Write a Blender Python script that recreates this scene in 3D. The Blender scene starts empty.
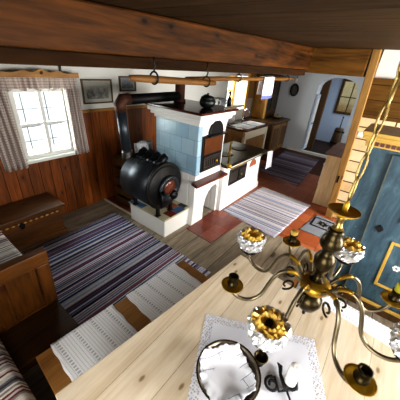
import bpy, bmesh, math, random
from math import sin, cos, pi, radians, sqrt, atan2, floor
from mathutils import Vector, Matrix, Euler, noise as mnoise

random.seed(7)
SC = bpy.context.scene
COL = SC.collection

# ------------------------------------------------------------------ helpers
def lin(c):
    if isinstance(c, str):
        c = c.lstrip('#')
        c = [int(c[i:i + 2], 16) / 255 for i in (0, 2, 4)]
    return tuple((v / 12.92 if v <= .04045 else ((v + .055) / 1.055) ** 2.4) for v in c) + (1.0,)


class MB:
    """collects simple solids into one mesh"""
    def __init__(self):
        self.bm = bmesh.new()

    def _add(self, verts, faces, smooth=False):
        vs = [self.bm.verts.new(v) for v in verts]
        for f in faces:
            try:
                fc = self.bm.faces.new([vs[i] for i in f])
                fc.smooth = smooth
            except ValueError:
                pass
        return self

    def box(self, a, b, M=None):
        x0, y0, z0 = a
        x1, y1, z1 = b
        v = [Vector(p) for p in ((x0, y0, z0), (x1, y0, z0), (x1, y1, z0), (x0, y1, z0),
                                 (x0, y0, z1), (x1, y0, z1), (x1, y1, z1), (x0, y1, z1))]
        if M is not None:
            v = [M @ p for p in v]
        return self._add(v, [(0, 3, 2, 1), (4, 5, 6, 7), (0, 1, 5, 4), (1, 2, 6, 5), (2, 3, 7, 6), (3, 0, 4, 7)])

    def prism(self, poly, axis, a, b, M=None):
        """extrude a polygon (2D) along axis from a to b"""
        def P(u, v, w):
            p = Vector({'x': (w, u, v), 'y': (u, w, v), 'z': (u, v, w)}[axis])
            return M @ p if M is not None else p
        n = len(poly)
        vs = [P(u, v, a) for u, v in poly] + [P(u, v, b) for u, v in poly]
        fs = [tuple(range(n))[::-1], tuple(range(n, 2 * n))]
        for i in range(n):
            j = (i + 1) % n
            fs.append((i, j, n + j, n + i))
        return self._add(vs, fs)

    def tube(self, pts, r, seg=10, closed=False, smooth=True, cap=True):
        pts = [Vector(p) for p in pts]
        n = len(pts)
        rs = r if isinstance(r, (list, tuple)) else [r] * n
        vs, fs = [], []
        prev = None
        for i, p in enumerate(pts):
            if closed:
                t = pts[(i + 1) % n] - pts[i - 1]
            else:
                t = pts[min(i + 1, n - 1)] - pts[max(i - 1, 0)]
            t.normalize()
            if prev is None:
                a = Vector((0, 0, 1)) if abs(t.z) < .9 else Vector((1, 0, 0))
                u = t.cross(a).normalized()
            else:
                u = prev - t * prev.dot(t)
                if u.length < 1e-6:
                    u = t.orthogonal()
                u.normalize()
            prev = u
            w = t.cross(u)
            for k in range(seg):
                q = 2 * pi * k / seg
                vs.append(p + (u * cos(q) + w * sin(q)) * rs[i])
        m = n if closed else n - 1
        for i in range(m):
            for k in range(seg):
                a = i * seg + k
                b = i * seg + (k + 1) % seg
                c = ((i + 1) % n) * seg + (k + 1) % seg
                d = ((i + 1) % n) * seg + k
                fs.append((a, b, c, d))
        if cap and not closed:
            fs.append(tuple(range(seg))[::-1])
            fs.append(tuple(range((n - 1) * seg, n * seg)))
        return self._add(vs, fs, smooth)

    def lathe(self, prof, seg=24, origin=(0, 0, 0), axis=None, smooth=True, cap=True):
        """prof: list of (r, h); axis direction default +Z"""
        o = Vector(origin)
        R = Matrix.Identity(3)
        if axis is not None:
            R = Vector((0, 0, 1)).rotation_difference(Vector(axis).normalized()).to_matrix()
        vs, fs = [], []
        n = len(prof)
        for r, h in prof:
            r = max(r, 1e-4)
            for k in range(seg):
                q = 2 * pi * k / seg
                vs.append(o + R @ Vector((r * cos(q), r * sin(q), h)))
        for i in range(n - 1):
            for k in range(seg):
                fs.append((i * seg + k, i * seg + (k + 1) % seg, (i + 1) * seg + (k + 1) % seg, (i + 1) * seg + k))
        if cap:
            fs.append(tuple(range(seg))[::-1])
            fs.append(tuple(range((n - 1) * seg, n * seg)))
        return self._add(vs, fs, smooth)

    def grid(self, f, nu, nv, smooth=True):
        vs = [Vector(f(i / nu, j / nv)) for i in range(nu + 1) for j in range(nv + 1)]
        fs = []
        for i in range(nu):
            for j in range(nv):
                a = i * (nv + 1) + j
                fs.append((a, a + nv + 1, a + nv + 2, a + 1))
        return self._add(vs, fs, smooth)


ORG = {}


def obj(name, mb, mat=None, parent=None, bevel=0, solid=0, sub=0, label=None, loc=None):
    """link one mesh; vertices were written in world space"""
    me = bpy.data.meshes.new(name)
    bmesh.ops.recalc_face_normals(mb.bm, faces=mb.bm.faces)
    if parent is not None:
        o0 = ORG[parent.name]
    else:
        o0 = Vector(loc) if loc is not None else Vector((0, 0, 0))
    bmesh.ops.translate(mb.bm, verts=mb.bm.verts, vec=-o0)
    mb.bm.to_mesh(me)
    mb.bm.free()
    o = bpy.data.objects.new(name, me)
    COL.objects.link(o)
    if parent is not None:
        o.parent = parent
    else:
        o.location = o0
    ORG[o.name] = o0
    if mat is not None:
        me.materials.append(mat)
    if bevel:
        m = o.modifiers.new('bevel', 'BEVEL')
        m.width = bevel
        m.segments = 2
        m.limit_method = 'ANGLE'
        m.angle_limit = radians(40)
    if solid:
        m = o.modifiers.new('solid', 'SOLIDIFY')
        m.thickness = solid
        m.offset = 0
    if sub:
        m = o.modifiers.new('sub', 'SUBSURF')
        m.levels = sub
        m.render_levels = sub
    if label:
        o['label'] = label
    return o


def tag(o, label, cat, group=None, kind=None):
    o['label'] = label
    o['category'] = cat
    if group:
        o['group'] = group
    if kind:
        o['kind'] = kind
    return o


def thing(name, label, cat, loc=(0, 0, 0), group=None):
    o = bpy.data.objects.new(name, None)
    o.empty_display_size = .05
    COL.objects.link(o)
    o.location = loc
    ORG[o.name] = Vector(loc)
    return tag(o, label, cat, group)


def struct(name, mb, mat, parent=None, **k):
    o = obj(name, mb, mat, parent, **k)
    if parent is None:
        o['kind'] = 'structure'
    return o


def dup(root, loc, label=None, rotz=None):
    r = root.copy()
    COL.objects.link(r)
    r.location = loc
    if rotz is not None:
        r.rotation_euler = (0, 0, rotz)
    if label:
        r['label'] = label
    ORG[r.name] = Vector(loc)
    for ch in list(root.children):
        c = ch.copy()
        COL.objects.link(c)
        c.parent = r
        for g in ch.children:
            d = g.copy()
            COL.objects.link(d)
            d.parent = c
    return r


# ------------------------------------------------------------------ materials
class NT:
    def __init__(self, name):
        self.m = bpy.data.materials.new(name)
        self.m.use_nodes = True
        self.t = self.m.node_tree
        self.n = self.t.nodes
        self.b = self.n['Principled BSDF']
        self.out = self.n['Material Output']
        self.tc = self.n.new('ShaderNodeTexCoord')
        self.sep = self.n.new('ShaderNodeSeparateXYZ')
        self.l(self.tc.outputs['Object'], self.sep.inputs[0])
        self.co = self.tc.outputs['Object']
        self.x, self.y, self.z = self.sep.outputs

    def l(self, a, b):
        self.t.links.new(a, b)

    def put(self, sock, v):
        if hasattr(v, 'is_output'):
            self.l(v, sock)
        elif v is not None:
            sock.default_value = v

    def math(self, op, a, b=None, c=None):
        n = self.n.new('ShaderNodeMath')
        n.operation = op
        for i, v in enumerate((a, b, c)):
            if v is not None:
                self.put(n.inputs[i], v)
        return n.outputs[0]

    def noise(self, vec, scale, detail=4, rough=.55, dist=0):
        n = self.n.new('ShaderNodeTexNoise')
        self.put(n.inputs['Vector'], vec)
        n.inputs['Scale'].default_value = scale
        n.inputs['Detail'].default_value = detail
        n.inputs['Roughness'].default_value = rough
        n.inputs['Distortion'].default_value = dist
        return n.outputs[0]

    def voro(self, vec, scale, feature='F1', out='Distance', rnd=1.0, dim='3D'):
        n = self.n.new('ShaderNodeTexVoronoi')
        n.voronoi_dimensions = dim
        n.feature = feature
        self.put(n.inputs['Vector'], vec)
        n.inputs['Scale'].default_value = scale
        n.inputs['Randomness'].default_value = rnd
        return n.outputs[out]

    def white(self, w):
        n = self.n.new('ShaderNodeTexWhiteNoise')
        n.noise_dimensions = '1D'
        self.put(n.inputs['W'], w)
        return n.outputs[0]

    def comb(self, x, y, z):
        n = self.n.new('ShaderNodeCombineXYZ')
        for i, v in enumerate((x, y, z)):
            self.put(n.inputs[i], v)
        return n.outputs[0]

    def ramp(self, fac, stops, interp='LINEAR'):
        n = self.n.new('ShaderNodeValToRGB')
        n.color_ramp.interpolation = interp
        e = n.color_ramp.elements
        while len(e) < len(stops):
            e.new(.5)
        for i, (p, c) in enumerate(stops):
            e[i].position = p
            e[i].color = lin(c) if not (isinstance(c, tuple) and len(c) == 4) else c
        self.put(n.inputs[0], fac)
        return n.outputs[0]

    def mix(self, fac, a, b, blend='MIX'):
        n = self.n.new('ShaderNodeMix')
        n.data_type = 'RGBA'
        n.blend_type = blend
        n.clamp_factor = True
        self.put(n.inputs[0], fac)
        self.put(n.inputs[6], lin(a) if isinstance(a, str) else a)
        self.put(n.inputs[7], lin(b) if isinstance(b, str) else b)
        return n.outputs[2]

    def scale_col(self, col, f):
        n = self.n.new('ShaderNodeVectorMath')
        n.operation = 'SCALE'
        self.put(n.inputs[0], col)
        self.put(n.inputs['Scale'], f)
        return n.outputs[0]

    def step(self, v, lo, hi):
        n = self.n.new('ShaderNodeMapRange')
        n.interpolation_type = 'SMOOTHSTEP'
        self.put(n.inputs[0], v)
        n.inputs[1].default_value = lo
        n.inputs[2].default_value = hi
        return n.outputs[0]

    def bump(self, h, strength=.3, dist=.01):
        n = self.n.new('ShaderNodeBump')
        n.inputs['Strength'].default_value = strength
        n.inputs['Distance'].default_value = dist
        self.put(n.inputs['Height'], h)
        self.l(n.outputs[0], self.b.inputs['Normal'])

    def fin(self, col=None, rough=.5, metal=0, spec=.5):
        self.put(self.b.inputs['Base Color'], lin(col) if isinstance(col, str) else col)
        self.put(self.b.inputs['Roughness'], rough)
        self.b.inputs['Metallic'].default_value = metal
        self.b.inputs['Specular IOR Level'].default_value = spec
        return self.m


def wood(name, dark, light, along='x', across=None, width=.15, gap='#140a04', gapw=.03, vary=.2, scale=1.0,
         rough=.45, spec=.35, knots=0, knotcol='#3a2410', knotr=.05, contrast=.22, shift=0.0):
    t = NT(name)
    ax = {'x': t.x, 'y': t.y, 'z': t.z}
    c = dict(ax)
    mult = None
    gapf = None
    if across:
        s = t.math('MULTIPLY_ADD', ax[across], 1.0 / width, shift)
        idx = t.math('FLOOR', s)
        fr = t.math('FRACT', s)
        wn = t.white(idx)
        mult = t.math('MULTIPLY_ADD', wn, 2 * vary, 1 - vary)
        c[along] = t.math('MULTIPLY_ADD', wn, 9.0, ax[along])
        d = t.math('MINIMUM', fr, t.math('SUBTRACT', 1.0, fr))
        gapf = t.step(d, gapw * .35, gapw)
    cs = {k: (t.math('MULTIPLY', v, .09) if k == along else v) for k, v in c.items()}
    vec = t.comb(cs['x'], cs['y'], cs['z'])
    n1 = t.noise(vec, 16 * scale, 5, .6, .9)
    n2 = t.noise(vec, 75 * scale, 2, .5)
    f = t.math('MULTIPLY_ADD', n2, .3, t.math('MULTIPLY', n1, .7))
    col = t.ramp(f, [(.5 - contrast, dark), (.5 + contrast, light)])
    n3 = t.noise(t.co, 2.2, 3, .6)
    col = t.scale_col(col, t.math('MULTIPLY_ADD', n3, .5, .75))
    if knots:
        o1, o2 = [k for k in 'xyz' if k != along]
        kv = t.comb(t.math('MULTIPLY', c[along], .5), t.math('ADD', c[o1], c[o2]), 0.0)
        kd = t.voro(kv, knots, dim='2D')
        kf = t.step(kd, knotr * .5, knotr * 1.3)
        col = t.mix(kf, knotcol, col)
        halo = t.step(kd, knotr * 1.0, knotr * 3.2)
        col = t.mix(t.math('MULTIPLY', t.math('SUBTRACT', 1.0, halo), .35), col, dark)
    if mult is not None:
        col = t.scale_col(col, mult)
        col = t.mix(gapf, gap, col)
        t.bump(t.math('MULTIPLY_ADD', f, .15, gapf), .5, .006)
    else:
        t.bump(f, .12, .004)
    return t.fin(col, rough, 0, spec)


def plain(name, col, rough=.5, metal=0, spec=.5, var=.12, nscale=6, bump=0, bscale=60):
    t = NT(name)
    n = t.noise(t.co, nscale, 4, .6)
    c = t.scale_col(lin(col)[:3], t.math('MULTIPLY_ADD', n, 2 * var, 1 - var))
    if bump:
        t.bump(t.noise(t.co, bscale, 3), bump, .004)
    return t.fin(c, rough, metal, spec)


def rag(name, axis, density, cols, group=7, bright=.35, weave=True):
    t = NT(name)
    ax = {'x': t.x, 'y': t.y}
    other = t.y if axis == 'x' else t.x
    wob = t.noise(t.comb(t.math('MULTIPLY', t.x, 3), t.math('MULTIPLY', t.y, 3), 0.0), 3, 2)
    s = t.math('MULTIPLY_ADD', ax[axis], density, t.math('MULTIPLY', wob, .5))
    wn = t.white(t.math('FLOOR', s))
    n = len(cols)
    col = t.ramp(wn, [(i / n, c) for i, c in enumerate(cols)], 'CONSTANT')
    g = t.white(t.math('FLOOR', t.math('MULTIPLY', s, 1 / group)))
    col = t.scale_col(col, t.math('MULTIPLY_ADD', g, 2 * bright, 1 - bright))
    if weave:
        if axis == 'x':
            v = t.comb(t.math('MULTIPLY', t.x, density), t.math('MULTIPLY', t.y, 22), 0.0)
        else:
            v = t.comb(t.math('MULTIPLY', t.x, 22), t.math('MULTIPLY', t.y, density), 0.0)
        sp = t.noise(v, 1.3, 3, .7)
        col = t.scale_col(col, t.math('MULTIPLY_ADD', sp, 1.1, .45))
        t.bump(t.math('ADD', sp, t.math('FRACT', s)), .4, .006)
    return t.fin(col, .95, 0, .1)


def tiles(name, c1, c2, mortar, u, v, w, h, offset=0.0, msize=.012, rough=.4, spec=.4, var=.25, bias=0.0):
    """u, v : functions of NT giving the two coordinates"""
    t = NT(name)
    b = t.n.new('ShaderNodeTexBrick')
    b.offset = offset
    b.inputs['Scale'].default_value = 1.0
    b.inputs['Brick Width'].default_value = w
    b.inputs['Row Height'].default_value = h
    b.inputs['Mortar Size'].default_value = msize / 2
    b.inputs['Mortar Smooth'].default_value = .3
    b.inputs['Bias'].default_value = bias
    b.inputs['Color1'].default_value = lin(c1)
    b.inputs['Color2'].default_value = lin(c2)
    b.inputs['Mortar'].default_value = lin(mortar)
    t.l(t.comb(u(t), v(t), 0.0), b.inputs['Vector'])
    n = t.noise(t.co, 9, 4, .6)
    col = t.scale_col(b.outputs['Color'], t.math('MULTIPLY_ADD', n, 2 * var, 1 - var))
    t.bump(t.math('SUBTRACT', 1.0, b.outputs['Fac']), .4, .006)
    return t.fin(col, rough, 0, spec)


def glass(name, tint='#f4f8f8', gloss=.08):
    t = NT(name)
    tr = t.n.new('ShaderNodeBsdfTransparent')
    tr.inputs[0].default_value = lin(tint)
    gl = t.n.new('ShaderNodeBsdfGlossy')
    gl.inputs['Roughness'].default_value = .03
    mx = t.n.new('ShaderNodeMixShader')
    mx.inputs[0].default_value = gloss
    t.l(tr.outputs[0], mx.inputs[1])
    t.l(gl.outputs[0], mx.inputs[2])
    t.l(mx.outputs[0], t.out.inputs[0])
    return t.m


M = {}
M['floor'] = wood('floor_boards', '#62584a', '#a89a84', 'x', 'y', .24, '#2a2018', .02, .18, 1.0, .5, .3, 1.1, '#3a2c20', .04)
M['kitchen_floor'] = tiles('terracotta_floor', '#8a4526', '#b0643c', '#6b4028', lambda t: t.x, lambda t: t.y, .3, .3, 0, .012, .35, .5, .3)
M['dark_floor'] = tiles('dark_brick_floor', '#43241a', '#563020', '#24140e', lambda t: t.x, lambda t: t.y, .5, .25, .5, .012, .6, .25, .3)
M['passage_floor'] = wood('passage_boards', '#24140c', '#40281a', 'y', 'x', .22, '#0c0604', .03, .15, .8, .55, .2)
M['hearth_tile'] = tiles('hearth_tiles', '#6e3224', '#8a4430', '#50281e', lambda t: t.x, lambda t: t.y, .2, .24, 0, .01, .28, .5, .35)
M['plaster'] = plain('white_plaster', '#cfcec6', .85, 0, .2, .05, 2.5, .15, 30)
M['plaster_cool'] = plain('cool_white_plaster', '#ccd2d8', .85, 0, .2, .05, 2.5, .15, 30)
M['plaster_bright'] = plain('whitewash', '#e4e3df', .8, 0, .2, .04, 3, .2, 25)
M['plaster_blue'] = plain('bluish_plaster', '#b9c6d6', .85, 0, .2, .05, 2, .15, 30)
M['panel'] = wood('wall_panelling', '#3c1c07', '#985318', 'z', 'x', .135, '#120602', .04, .34, 1.0, .38, .4, 3.2, '#3a1606', .035)
M['ceiling'] = wood('ceiling_boards', '#1a1209', '#4a3620', 'y', 'x', .28, '#0c0704', .02, .18, .8, .7, .08)
M['beam'] = wood('old_beam', '#0e0702', '#61380f', 'x', None, scale=.6, rough=.55, spec=.15, knots=3.2, knotcol='#160a04', knotr=.04, contrast=.17)
M['beam_y'] = wood('cross_beam_wood', '#38220c', '#8a6028', 'y', None, scale=.6, rough=.6, spec=.15, knots=1.8, knotcol='#2c180a', knotr=.03)
M['dark_beam'] = wood('dark_wall_plate', '#160c04', '#3e260e', 'x', None, scale=.7, rough=.7, spec=.08)
M['wall_boards'] = wood('upper_wall_boards', '#3e280e', '#74521f', 'y', 'z', .19, '#2a1808', .03, .15, .6, .6, .15, 1.8, '#2c180a', .05)
M['post'] = wood('post_wood', '#765328', '#ab8446', 'z', None, scale=.8, rough=.5, knots=1.6, knotcol='#4a2f12', knotr=.03)
M['logs'] = tiles('squared_log_wall', '#cdb080', '#e4d2ac', '#5a4022', lambda t: t.y, lambda t: t.z, 1.6, .17, .5, .022, .6, .3, .25)
M['table'] = wood('pale_scrubbed_pine', '#c2aa88', '#f0e3cd', 'x', 'y', .2, '#94764e', .008, .05, .8, .42, .35, 4.2, '#6a4e36', .042, .26, .3)
M['table_leg'] = wood('pine_leg', '#a5845a', '#cfb486', 'z', None, rough=.5)
M['bench'] = wood('brown_bench_wood', '#7a5028', '#b58449', 'x', None, scale=.8, rough=.4, knots=3.0, knotcol='#4a2a10', knotr=.04)
M['settle'] = wood('settle_wood', '#1c0e03', '#643a0e', 'z', None, scale=.8, rough=.4, spec=.25, knots=1.5, knotcol='#38180a', knotr=.03)
M['settle_x'] = wood('settle_rail_wood', '#221204', '#6e4212', 'x', None, scale=.8, rough=.4, spec=.25)
M['settle_shaded'] = wood('shaded_seat_wood', '#140b03', '#40260b', 'x', None, scale=.8, rough=.5, spec=.2)  # settle wood darkened, the seat's shade put into its colour
M['chest'] = wood('chest_wood', '#34200b', '#74491f', 'x', None, scale=.8, rough=.45, knots=2.2, knotcol='#301808', knotr=.03)
M['dark_wood'] = wood('dark_dresser_wood', '#36240f', '#684a28', 'z', None, scale=.8, rough=.4)
M['mid_wood'] = wood('counter_wood', '#6a4722', '#9c7440', 'z', None, scale=.8, rough=.45)
M['dresser_door'] = wood('dresser_door_wood', '#5c4022', '#94703f', 'z', None, scale=.8, rough=.45)
M['light_wood'] = wood('light_door_wood', '#b58e58', '#dcbb84', 'z', None, scale=.8, rough=.5, knots=1.5, knotcol='#6a4824', knotr=.03)
M['pale_panel'] = wood('pale_cabinet_wood', '#d0ae7c', '#f2dcb2', 'z', None, scale=.8, rough=.5, knots=1.5, knotcol='#7a5430', knotr=.05)
M['yellow_wood'] = wood('yellow_frame_wood', '#b07c34', '#d9a958', 'z', None, scale=.8, rough=.45)
M['ochre_side'] = wood('ochre_side_wood', '#7a5220', '#a87a38', 'z', None, scale=.8, rough=.5, spec=.2)
M['pole'] = wood('pole_wood', '#553613', '#8a5f2c', 'x', None, scale=1.0, rough=.5)
M['slab'] = wood('stove_top_slab', '#35150b', '#5d2a18', 'y', None, scale=.5, rough=.22, spec=.6)
M['mantel'] = plain('mantel_red', '#5c2418', .35, 0, .4, .2)
M['pelmet'] = wood('pelmet_wood', '#7d5322', '#b98a45', 'x', None, scale=1, rough=.5)
M['blue_tile'] = tiles('blue_stove_tiles', '#8fb0c4', '#a9c4d2', '#8aa2b2', lambda t: t.math('ADD', t.x, t.y), lambda t: t.z, .215, .215, .5, .01, .22, .5, .14)
M['iron'] = plain('black_cast_iron', '#17181a', .42, .6, .5, .3, 20, .15, 90)
M['iron_plate'] = plain('cooktop_iron', '#2e2822', .32, .7, .5, .35, 5)
M['iron_grey'] = plain('grey_iron', '#4a4642', .4, .7, .5, .3, 12)
M['furnace'] = plain('furnace_steel', '#34383d', .38, .55, .5, .2, 8)
M['furnace_black'] = plain('furnace_black', '#101113', .45, .4, .5, .3, 14)
M['pipe'] = plain('grey_stovepipe', '#3c4248', .35, .6, .5, .2, 10)
M['pipe_dark'] = plain('black_stovepipe', '#121110', .5, .4, .4, .3, 10)
M['rust'] = plain('rusty_elbow', '#4a2c1e', .6, .4, .4, .4, 25, .3, 60)
M['copper'] = plain('copper_panel', '#6e4224', .35, .7, .5, .3, 8)
M['firebrick'] = plain('reddish_door_glass', '#6a3a2a', .25, .1, .6, .3, 14)
M['brass'] = plain('aged_brass', '#8a7440', .3, .85, .5, .3, 25)
M['brass_dark'] = plain('tarnished_brass', '#352c17', .32, .85, .5, .3, 18)
M['gold'] = plain('bright_brass', '#a98426', .35, .75, .5, .25, 30)
M['dish_gold'] = plain('yellow_brass_dish', '#c99c1e', .4, .35, .5, .25, 30)
M['steel'] = plain('nickel_arm', '#756a54', .3, .85, .5, .2, 20)
M['chrome'] = plain('chrome', '#c9ccd0', .12, 1.0, .5, .05, 10)
M['foil'] = plain('crumpled_foil', '#e6e8ea', .28, .8, .5, .08, 40)
M['wax'] = plain('yellow_wax', '#ffd566', .3, 0, .5, .3, 60)
M['enamel'] = plain('white_enamel', '#eef0f2', .18, 0, .6, .03)
M['ceramic'] = plain('white_ceramic', '#e8e6df', .25, 0, .5, .04)
M['grey_ceramic'] = plain('grey_stoneware', '#8f9298', .35, 0, .5, .1)
M['candle'] = plain('white_candle_wax', '#f3f1ec', .45, 0, .4, .03)
M['black'] = plain('matt_black', '#0b0b0c', .6, 0, .3, .2)
M['recess_dark'] = plain('dark_recess', '#3a2a22', .9, 0, .1, .4)  # dark brown back for the wood-store arch
M['white_paint'] = plain('white_paint', '#dfe0da', .4, 0, .4, .04)
M['cream_paint'] = plain('cream_paint', '#d8cfb8', .45, 0, .4, .06)
M['pewter'] = plain('bowl_metal', '#a59a8a', .28, .9, .5, .2, 10)
M['glass'] = glass('window_glass')
M['cab_glass'] = glass('cabinet_glass', '#9aa6b4', .2)
M['bottle'] = plain('dark_bottle', '#14160f', .12, 0, .6, .2)
M['cauldron'] = plain('dark_green_iron', '#171d1a', .35, .4, .5, .3, 14)
M['label_card'] = plain('white_plastic', '#e4e2da', .4, 0, .4, .02)
M['bulb'] = plain('frosted_bulb', '#f6ead0', .3, 0, .4, .02)

RUGC = ['#20263c', '#d0d0d4', '#46527a', '#989cb0', '#b6b6c2', '#6a5068', '#c8c8d0', '#303a58', '#8a7084', '#a6aabe', '#5c6a94', '#80505c', '#bcbabe', '#7078a0']
M['rug'] = rag('rag_rug_stripes', 'y', 74, RUGC, 7, .32)
M['rug_light'] = rag('pale_rag_rug', 'x', 64, ['#7a7e96', '#d2ccce', '#b9b4bc', '#9aa0b2', '#c9c0bf', '#d0cccd', '#8a8aa0', '#c3aeb0', '#adb4c4', '#d6d0cc'], 9, .16)
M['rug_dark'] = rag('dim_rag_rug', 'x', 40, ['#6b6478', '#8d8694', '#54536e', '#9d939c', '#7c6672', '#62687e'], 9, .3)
M['cushion'] = rag('striped_cushion', 'y', 78, ['#c4bfba', '#8d8884', '#ddd8d0', '#7a4246', '#6f7078', '#cfc9c2', '#a6a09a', '#4d4648', '#e1dcd4', '#b7afa8'], 6, .22)


def mat_runner():
    t = NT('woven_runner')
    s = t.math('MULTIPLY', t.x, 1 / .118)
    f = t.math('FRACT', s)
    # thin ruled lines
    lines = t.math('FRACT', t.math('MULTIPLY', t.x, 1 / .0197))
    ln = t.math('LESS_THAN', lines, .30)
    # dotted centre band
    band = t.math('LESS_THAN', t.math('ABSOLUTE', t.math('SUBTRACT', f, .5)), .085)
    chk = t.math('LESS_THAN', t.math('FRACT', t.math('MULTIPLY', t.y, 1 / .024)), .55)
    chk2 = t.math('MULTIPLY', band, chk)
    dots = t.math('LESS_THAN', t.math('FRACT', t.math('MULTIPLY', t.y, 1 / .012)), .6)
    ln = t.math('MULTIPLY', t.math('MULTIPLY', ln, dots), t.math('SUBTRACT', 1.0, band))
    col = t.mix(t.math('MULTIPLY', ln, .42), '#fafafc', '#868b9a')
    col = t.mix(t.math('MULTIPLY', chk2, .5), col, '#6f7280')
    return t.fin(col, .9, 0, .1)


M['runner'] = mat_runner()


def mat_curtain(name, base='#e2d6cd', dk='#917d78'):
    t = NT(name)
    a = t.math('LESS_THAN', t.math('FRACT', t.math('MULTIPLY', t.math('ADD', t.x, t.math('MULTIPLY', t.y, .7)), 1 / .03)), .42)
    b = t.math('LESS_THAN', t.math('FRACT', t.math('MULTIPLY', t.z, 1 / .03)), .42)
    f = t.math('MULTIPLY', t.math('ADD', a, b), .36)
    col = t.mix(f, base, dk)
    t.fin(col, .9, 0, .1)
    tl = t.n.new('ShaderNodeBsdfTranslucent')
    t.l(col, tl.inputs[0])
    mx = t.n.new('ShaderNodeMixShader')
    mx.inputs[0].default_value = .25
    t.l(t.b.outputs[0], mx.inputs[1])
    t.l(tl.outputs[0], mx.inputs[2])
    t.l(mx.outputs[0], t.out.inputs[0])
    return t.m


M['curtain'] = mat_curtain('checked_curtain')
M['linen'] = plain('white_linen', '#e2e3ea', .85, 0, .15, .04, 8, .12, 200)


def mat_lace():
    """border of eyelets: small holes in the band"""
    t = NT('lace_border')
    v = t.voro(t.co, 72, 'F1', 'Distance', .45)
    hole = t.math('LESS_THAN', v, .33)
    n = t.noise(t.co, 40, 2)
    col = t.mix(t.math('MULTIPLY', t.step(n, .45, .6), .25), '#e6e7ee', '#a6a9bd')
    t.fin(col, .85, 0, .15)
    tr = t.n.new('ShaderNodeBsdfTransparent')
    mx = t.n.new('ShaderNodeMixShader')
    t.l(t.math('MULTIPLY', hole, .85), mx.inputs[0])
    t.l(t.b.outputs[0], mx.inputs[1])
    t.l(tr.outputs[0], mx.inputs[2])
    t.l(mx.outputs[0], t.out.inputs[0])
    return t.m


M['lace'] = mat_lace()


def mat_embroidered():
    t = NT('embroidered_linen')
    b = t.n.new('ShaderNodeTexBrick')
    b.offset = .5
    for k, v in (('Scale', 1.0), ('Brick Width', .11), ('Row Height', .05), ('Mortar Size', .0016)):
        b.inputs[k].default_value = v
    b.inputs['Color1'].default_value = b.inputs['Color2'].default_value = lin('#e9eaf0')
    b.inputs['Mortar'].default_value = lin('#7d8290')
    r = t.n.new('ShaderNodeVectorRotate')
    r.inputs['Angle'].default_value = .5
    t.l(t.co, r.inputs['Vector'])
    t.l(r.outputs[0], b.inputs['Vector'])
    rad = t.math('SQRT', t.math('ADD', t.math('MULTIPLY', t.x, t.x), t.math('MULTIPLY', t.y, t.y)))
    keep = t.step(rad, .06, .075)
    n = t.noise(t.co, 9, 2)
    keep = t.math('MULTIPLY', keep, t.step(n, .46, .5))
    col = t.mix(keep, '#e9eaf0', b.outputs['Color'])
    return t.fin(col, .85, 0, .15)


M['embroid'] = mat_embroidered()


def mat_wardrobe():
    t = NT('worn_blue_paint')
    v = t.comb(t.x, t.y, t.math('MULTIPLY', t.z, .25))
    n = t.noise(v, 14, 5, .65, .6)
    col = t.ramp(n, [(.3, '#2c3e4a'), (.55, '#425a66'), (.75, '#566f7a')])
    s = t.noise(t.co, 55, 3, .7)
    col = t.mix(t.step(s, .70, .76), col, '#a9b4b4')
    k = t.noise(t.co, 12, 4, .7)
    col = t.mix(t.step(k, .68, .74), col, '#5a4630')
    t.bump(n, .15, .004)
    return t.fin(col, .5, 0, .35)


M['wardrobe'] = mat_wardrobe()
M['worn_edge'] = plain('worn_paint_edge', '#5f6258', .6, 0, .3, .4, 14)
M['wardrobe_gold'] = wood('ochre_moulding', '#a98232', '#dcb65e', 'y', None, scale=1.2, rough=.45)
M['wardrobe_gold_v'] = wood('ochre_upright', '#a98232', '#dcb65e', 'z', None, scale=1.2, rough=.45)


def mat_photo(name, seed, base, dk, sky):
    t = NT(name)
    n = t.noise(t.comb(t.math('ADD', t.x, seed), t.y, t.z), 16, 5, .65)
    z = t.step(t.math('ADD', t.z, t.math('MULTIPLY', n, .1)), .02, .12)
    col = t.ramp(n, [(.35, dk), (.62, base)])
    col = t.mix(z, col, sky)
    return t.fin(col, .35, 0, .4)


def mat_newsprint():
    t = NT('newsprint')
    ln = t.math('LESS_THAN', t.math('FRACT', t.math('MULTIPLY', t.z, 1 / .014)), .5)
    n = t.noise(t.comb(t.math('MULTIPLY', t.x, 30), t.math('MULTIPLY', t.y, 30), t.math('MULTIPLY', t.z, 12)), 2, 2)
    col = t.mix(t.math('MULTIPLY', ln, t.step(n, .4, .6)), '#e3e4e8', '#8a8d98')
    return t.fin(col, .8, 0, .1)


M['news'] = mat_newsprint()


def mat_patch():
    """patchwork of old glazed tiles on the platform top"""
    t = NT('patchwork_tiles')
    u = t.math('MULTIPLY', t.x, 1 / .19)
    v = t.math('MULTIPLY', t.y, 1 / .19)
    iu, iv = t.math('FLOOR', u), t.math('FLOOR', v)
    w = t.white(t.math('MULTIPLY_ADD', iu, 13.7, t.math('MULTIPLY', iv, 5.3)))
    col = t.ramp(w, [(0, '#c9c3a4'), (.3, '#3d5c86'), (.5, '#7a2f24'), (.68, '#b9b48f'), (.82, '#24302c'), (.9, '#8a9db0')], 'CONSTANT')
    fu, fv = t.math('FRACT', u), t.math('FRACT', v)
    d = t.math('MINIMUM', t.math('MINIMUM', fu, t.math('SUBTRACT', 1.0, fu)), t.math('MINIMUM', fv, t.math('SUBTRACT', 1.0, fv)))
    col = t.mix(t.step(d, .01, .04), '#6f6a5a', col)
    return t.fin(col, .25, 0, .5)


M['patch'] = mat_patch()


def mat_towel():
    t = NT('white_towel')
    f = t.math('LESS_THAN', t.z, -.15)
    n = t.step(t.noise(t.co, 18, 3), .52, .6)
    col = t.mix(t.math('MULTIPLY', n, .35), '#e6e4e4', '#c08a80')
    col = t.mix(f, col, '#6a73a4')
    return t.fin(col, .9, 0, .1)


M['towel'] = mat_towel()

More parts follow.
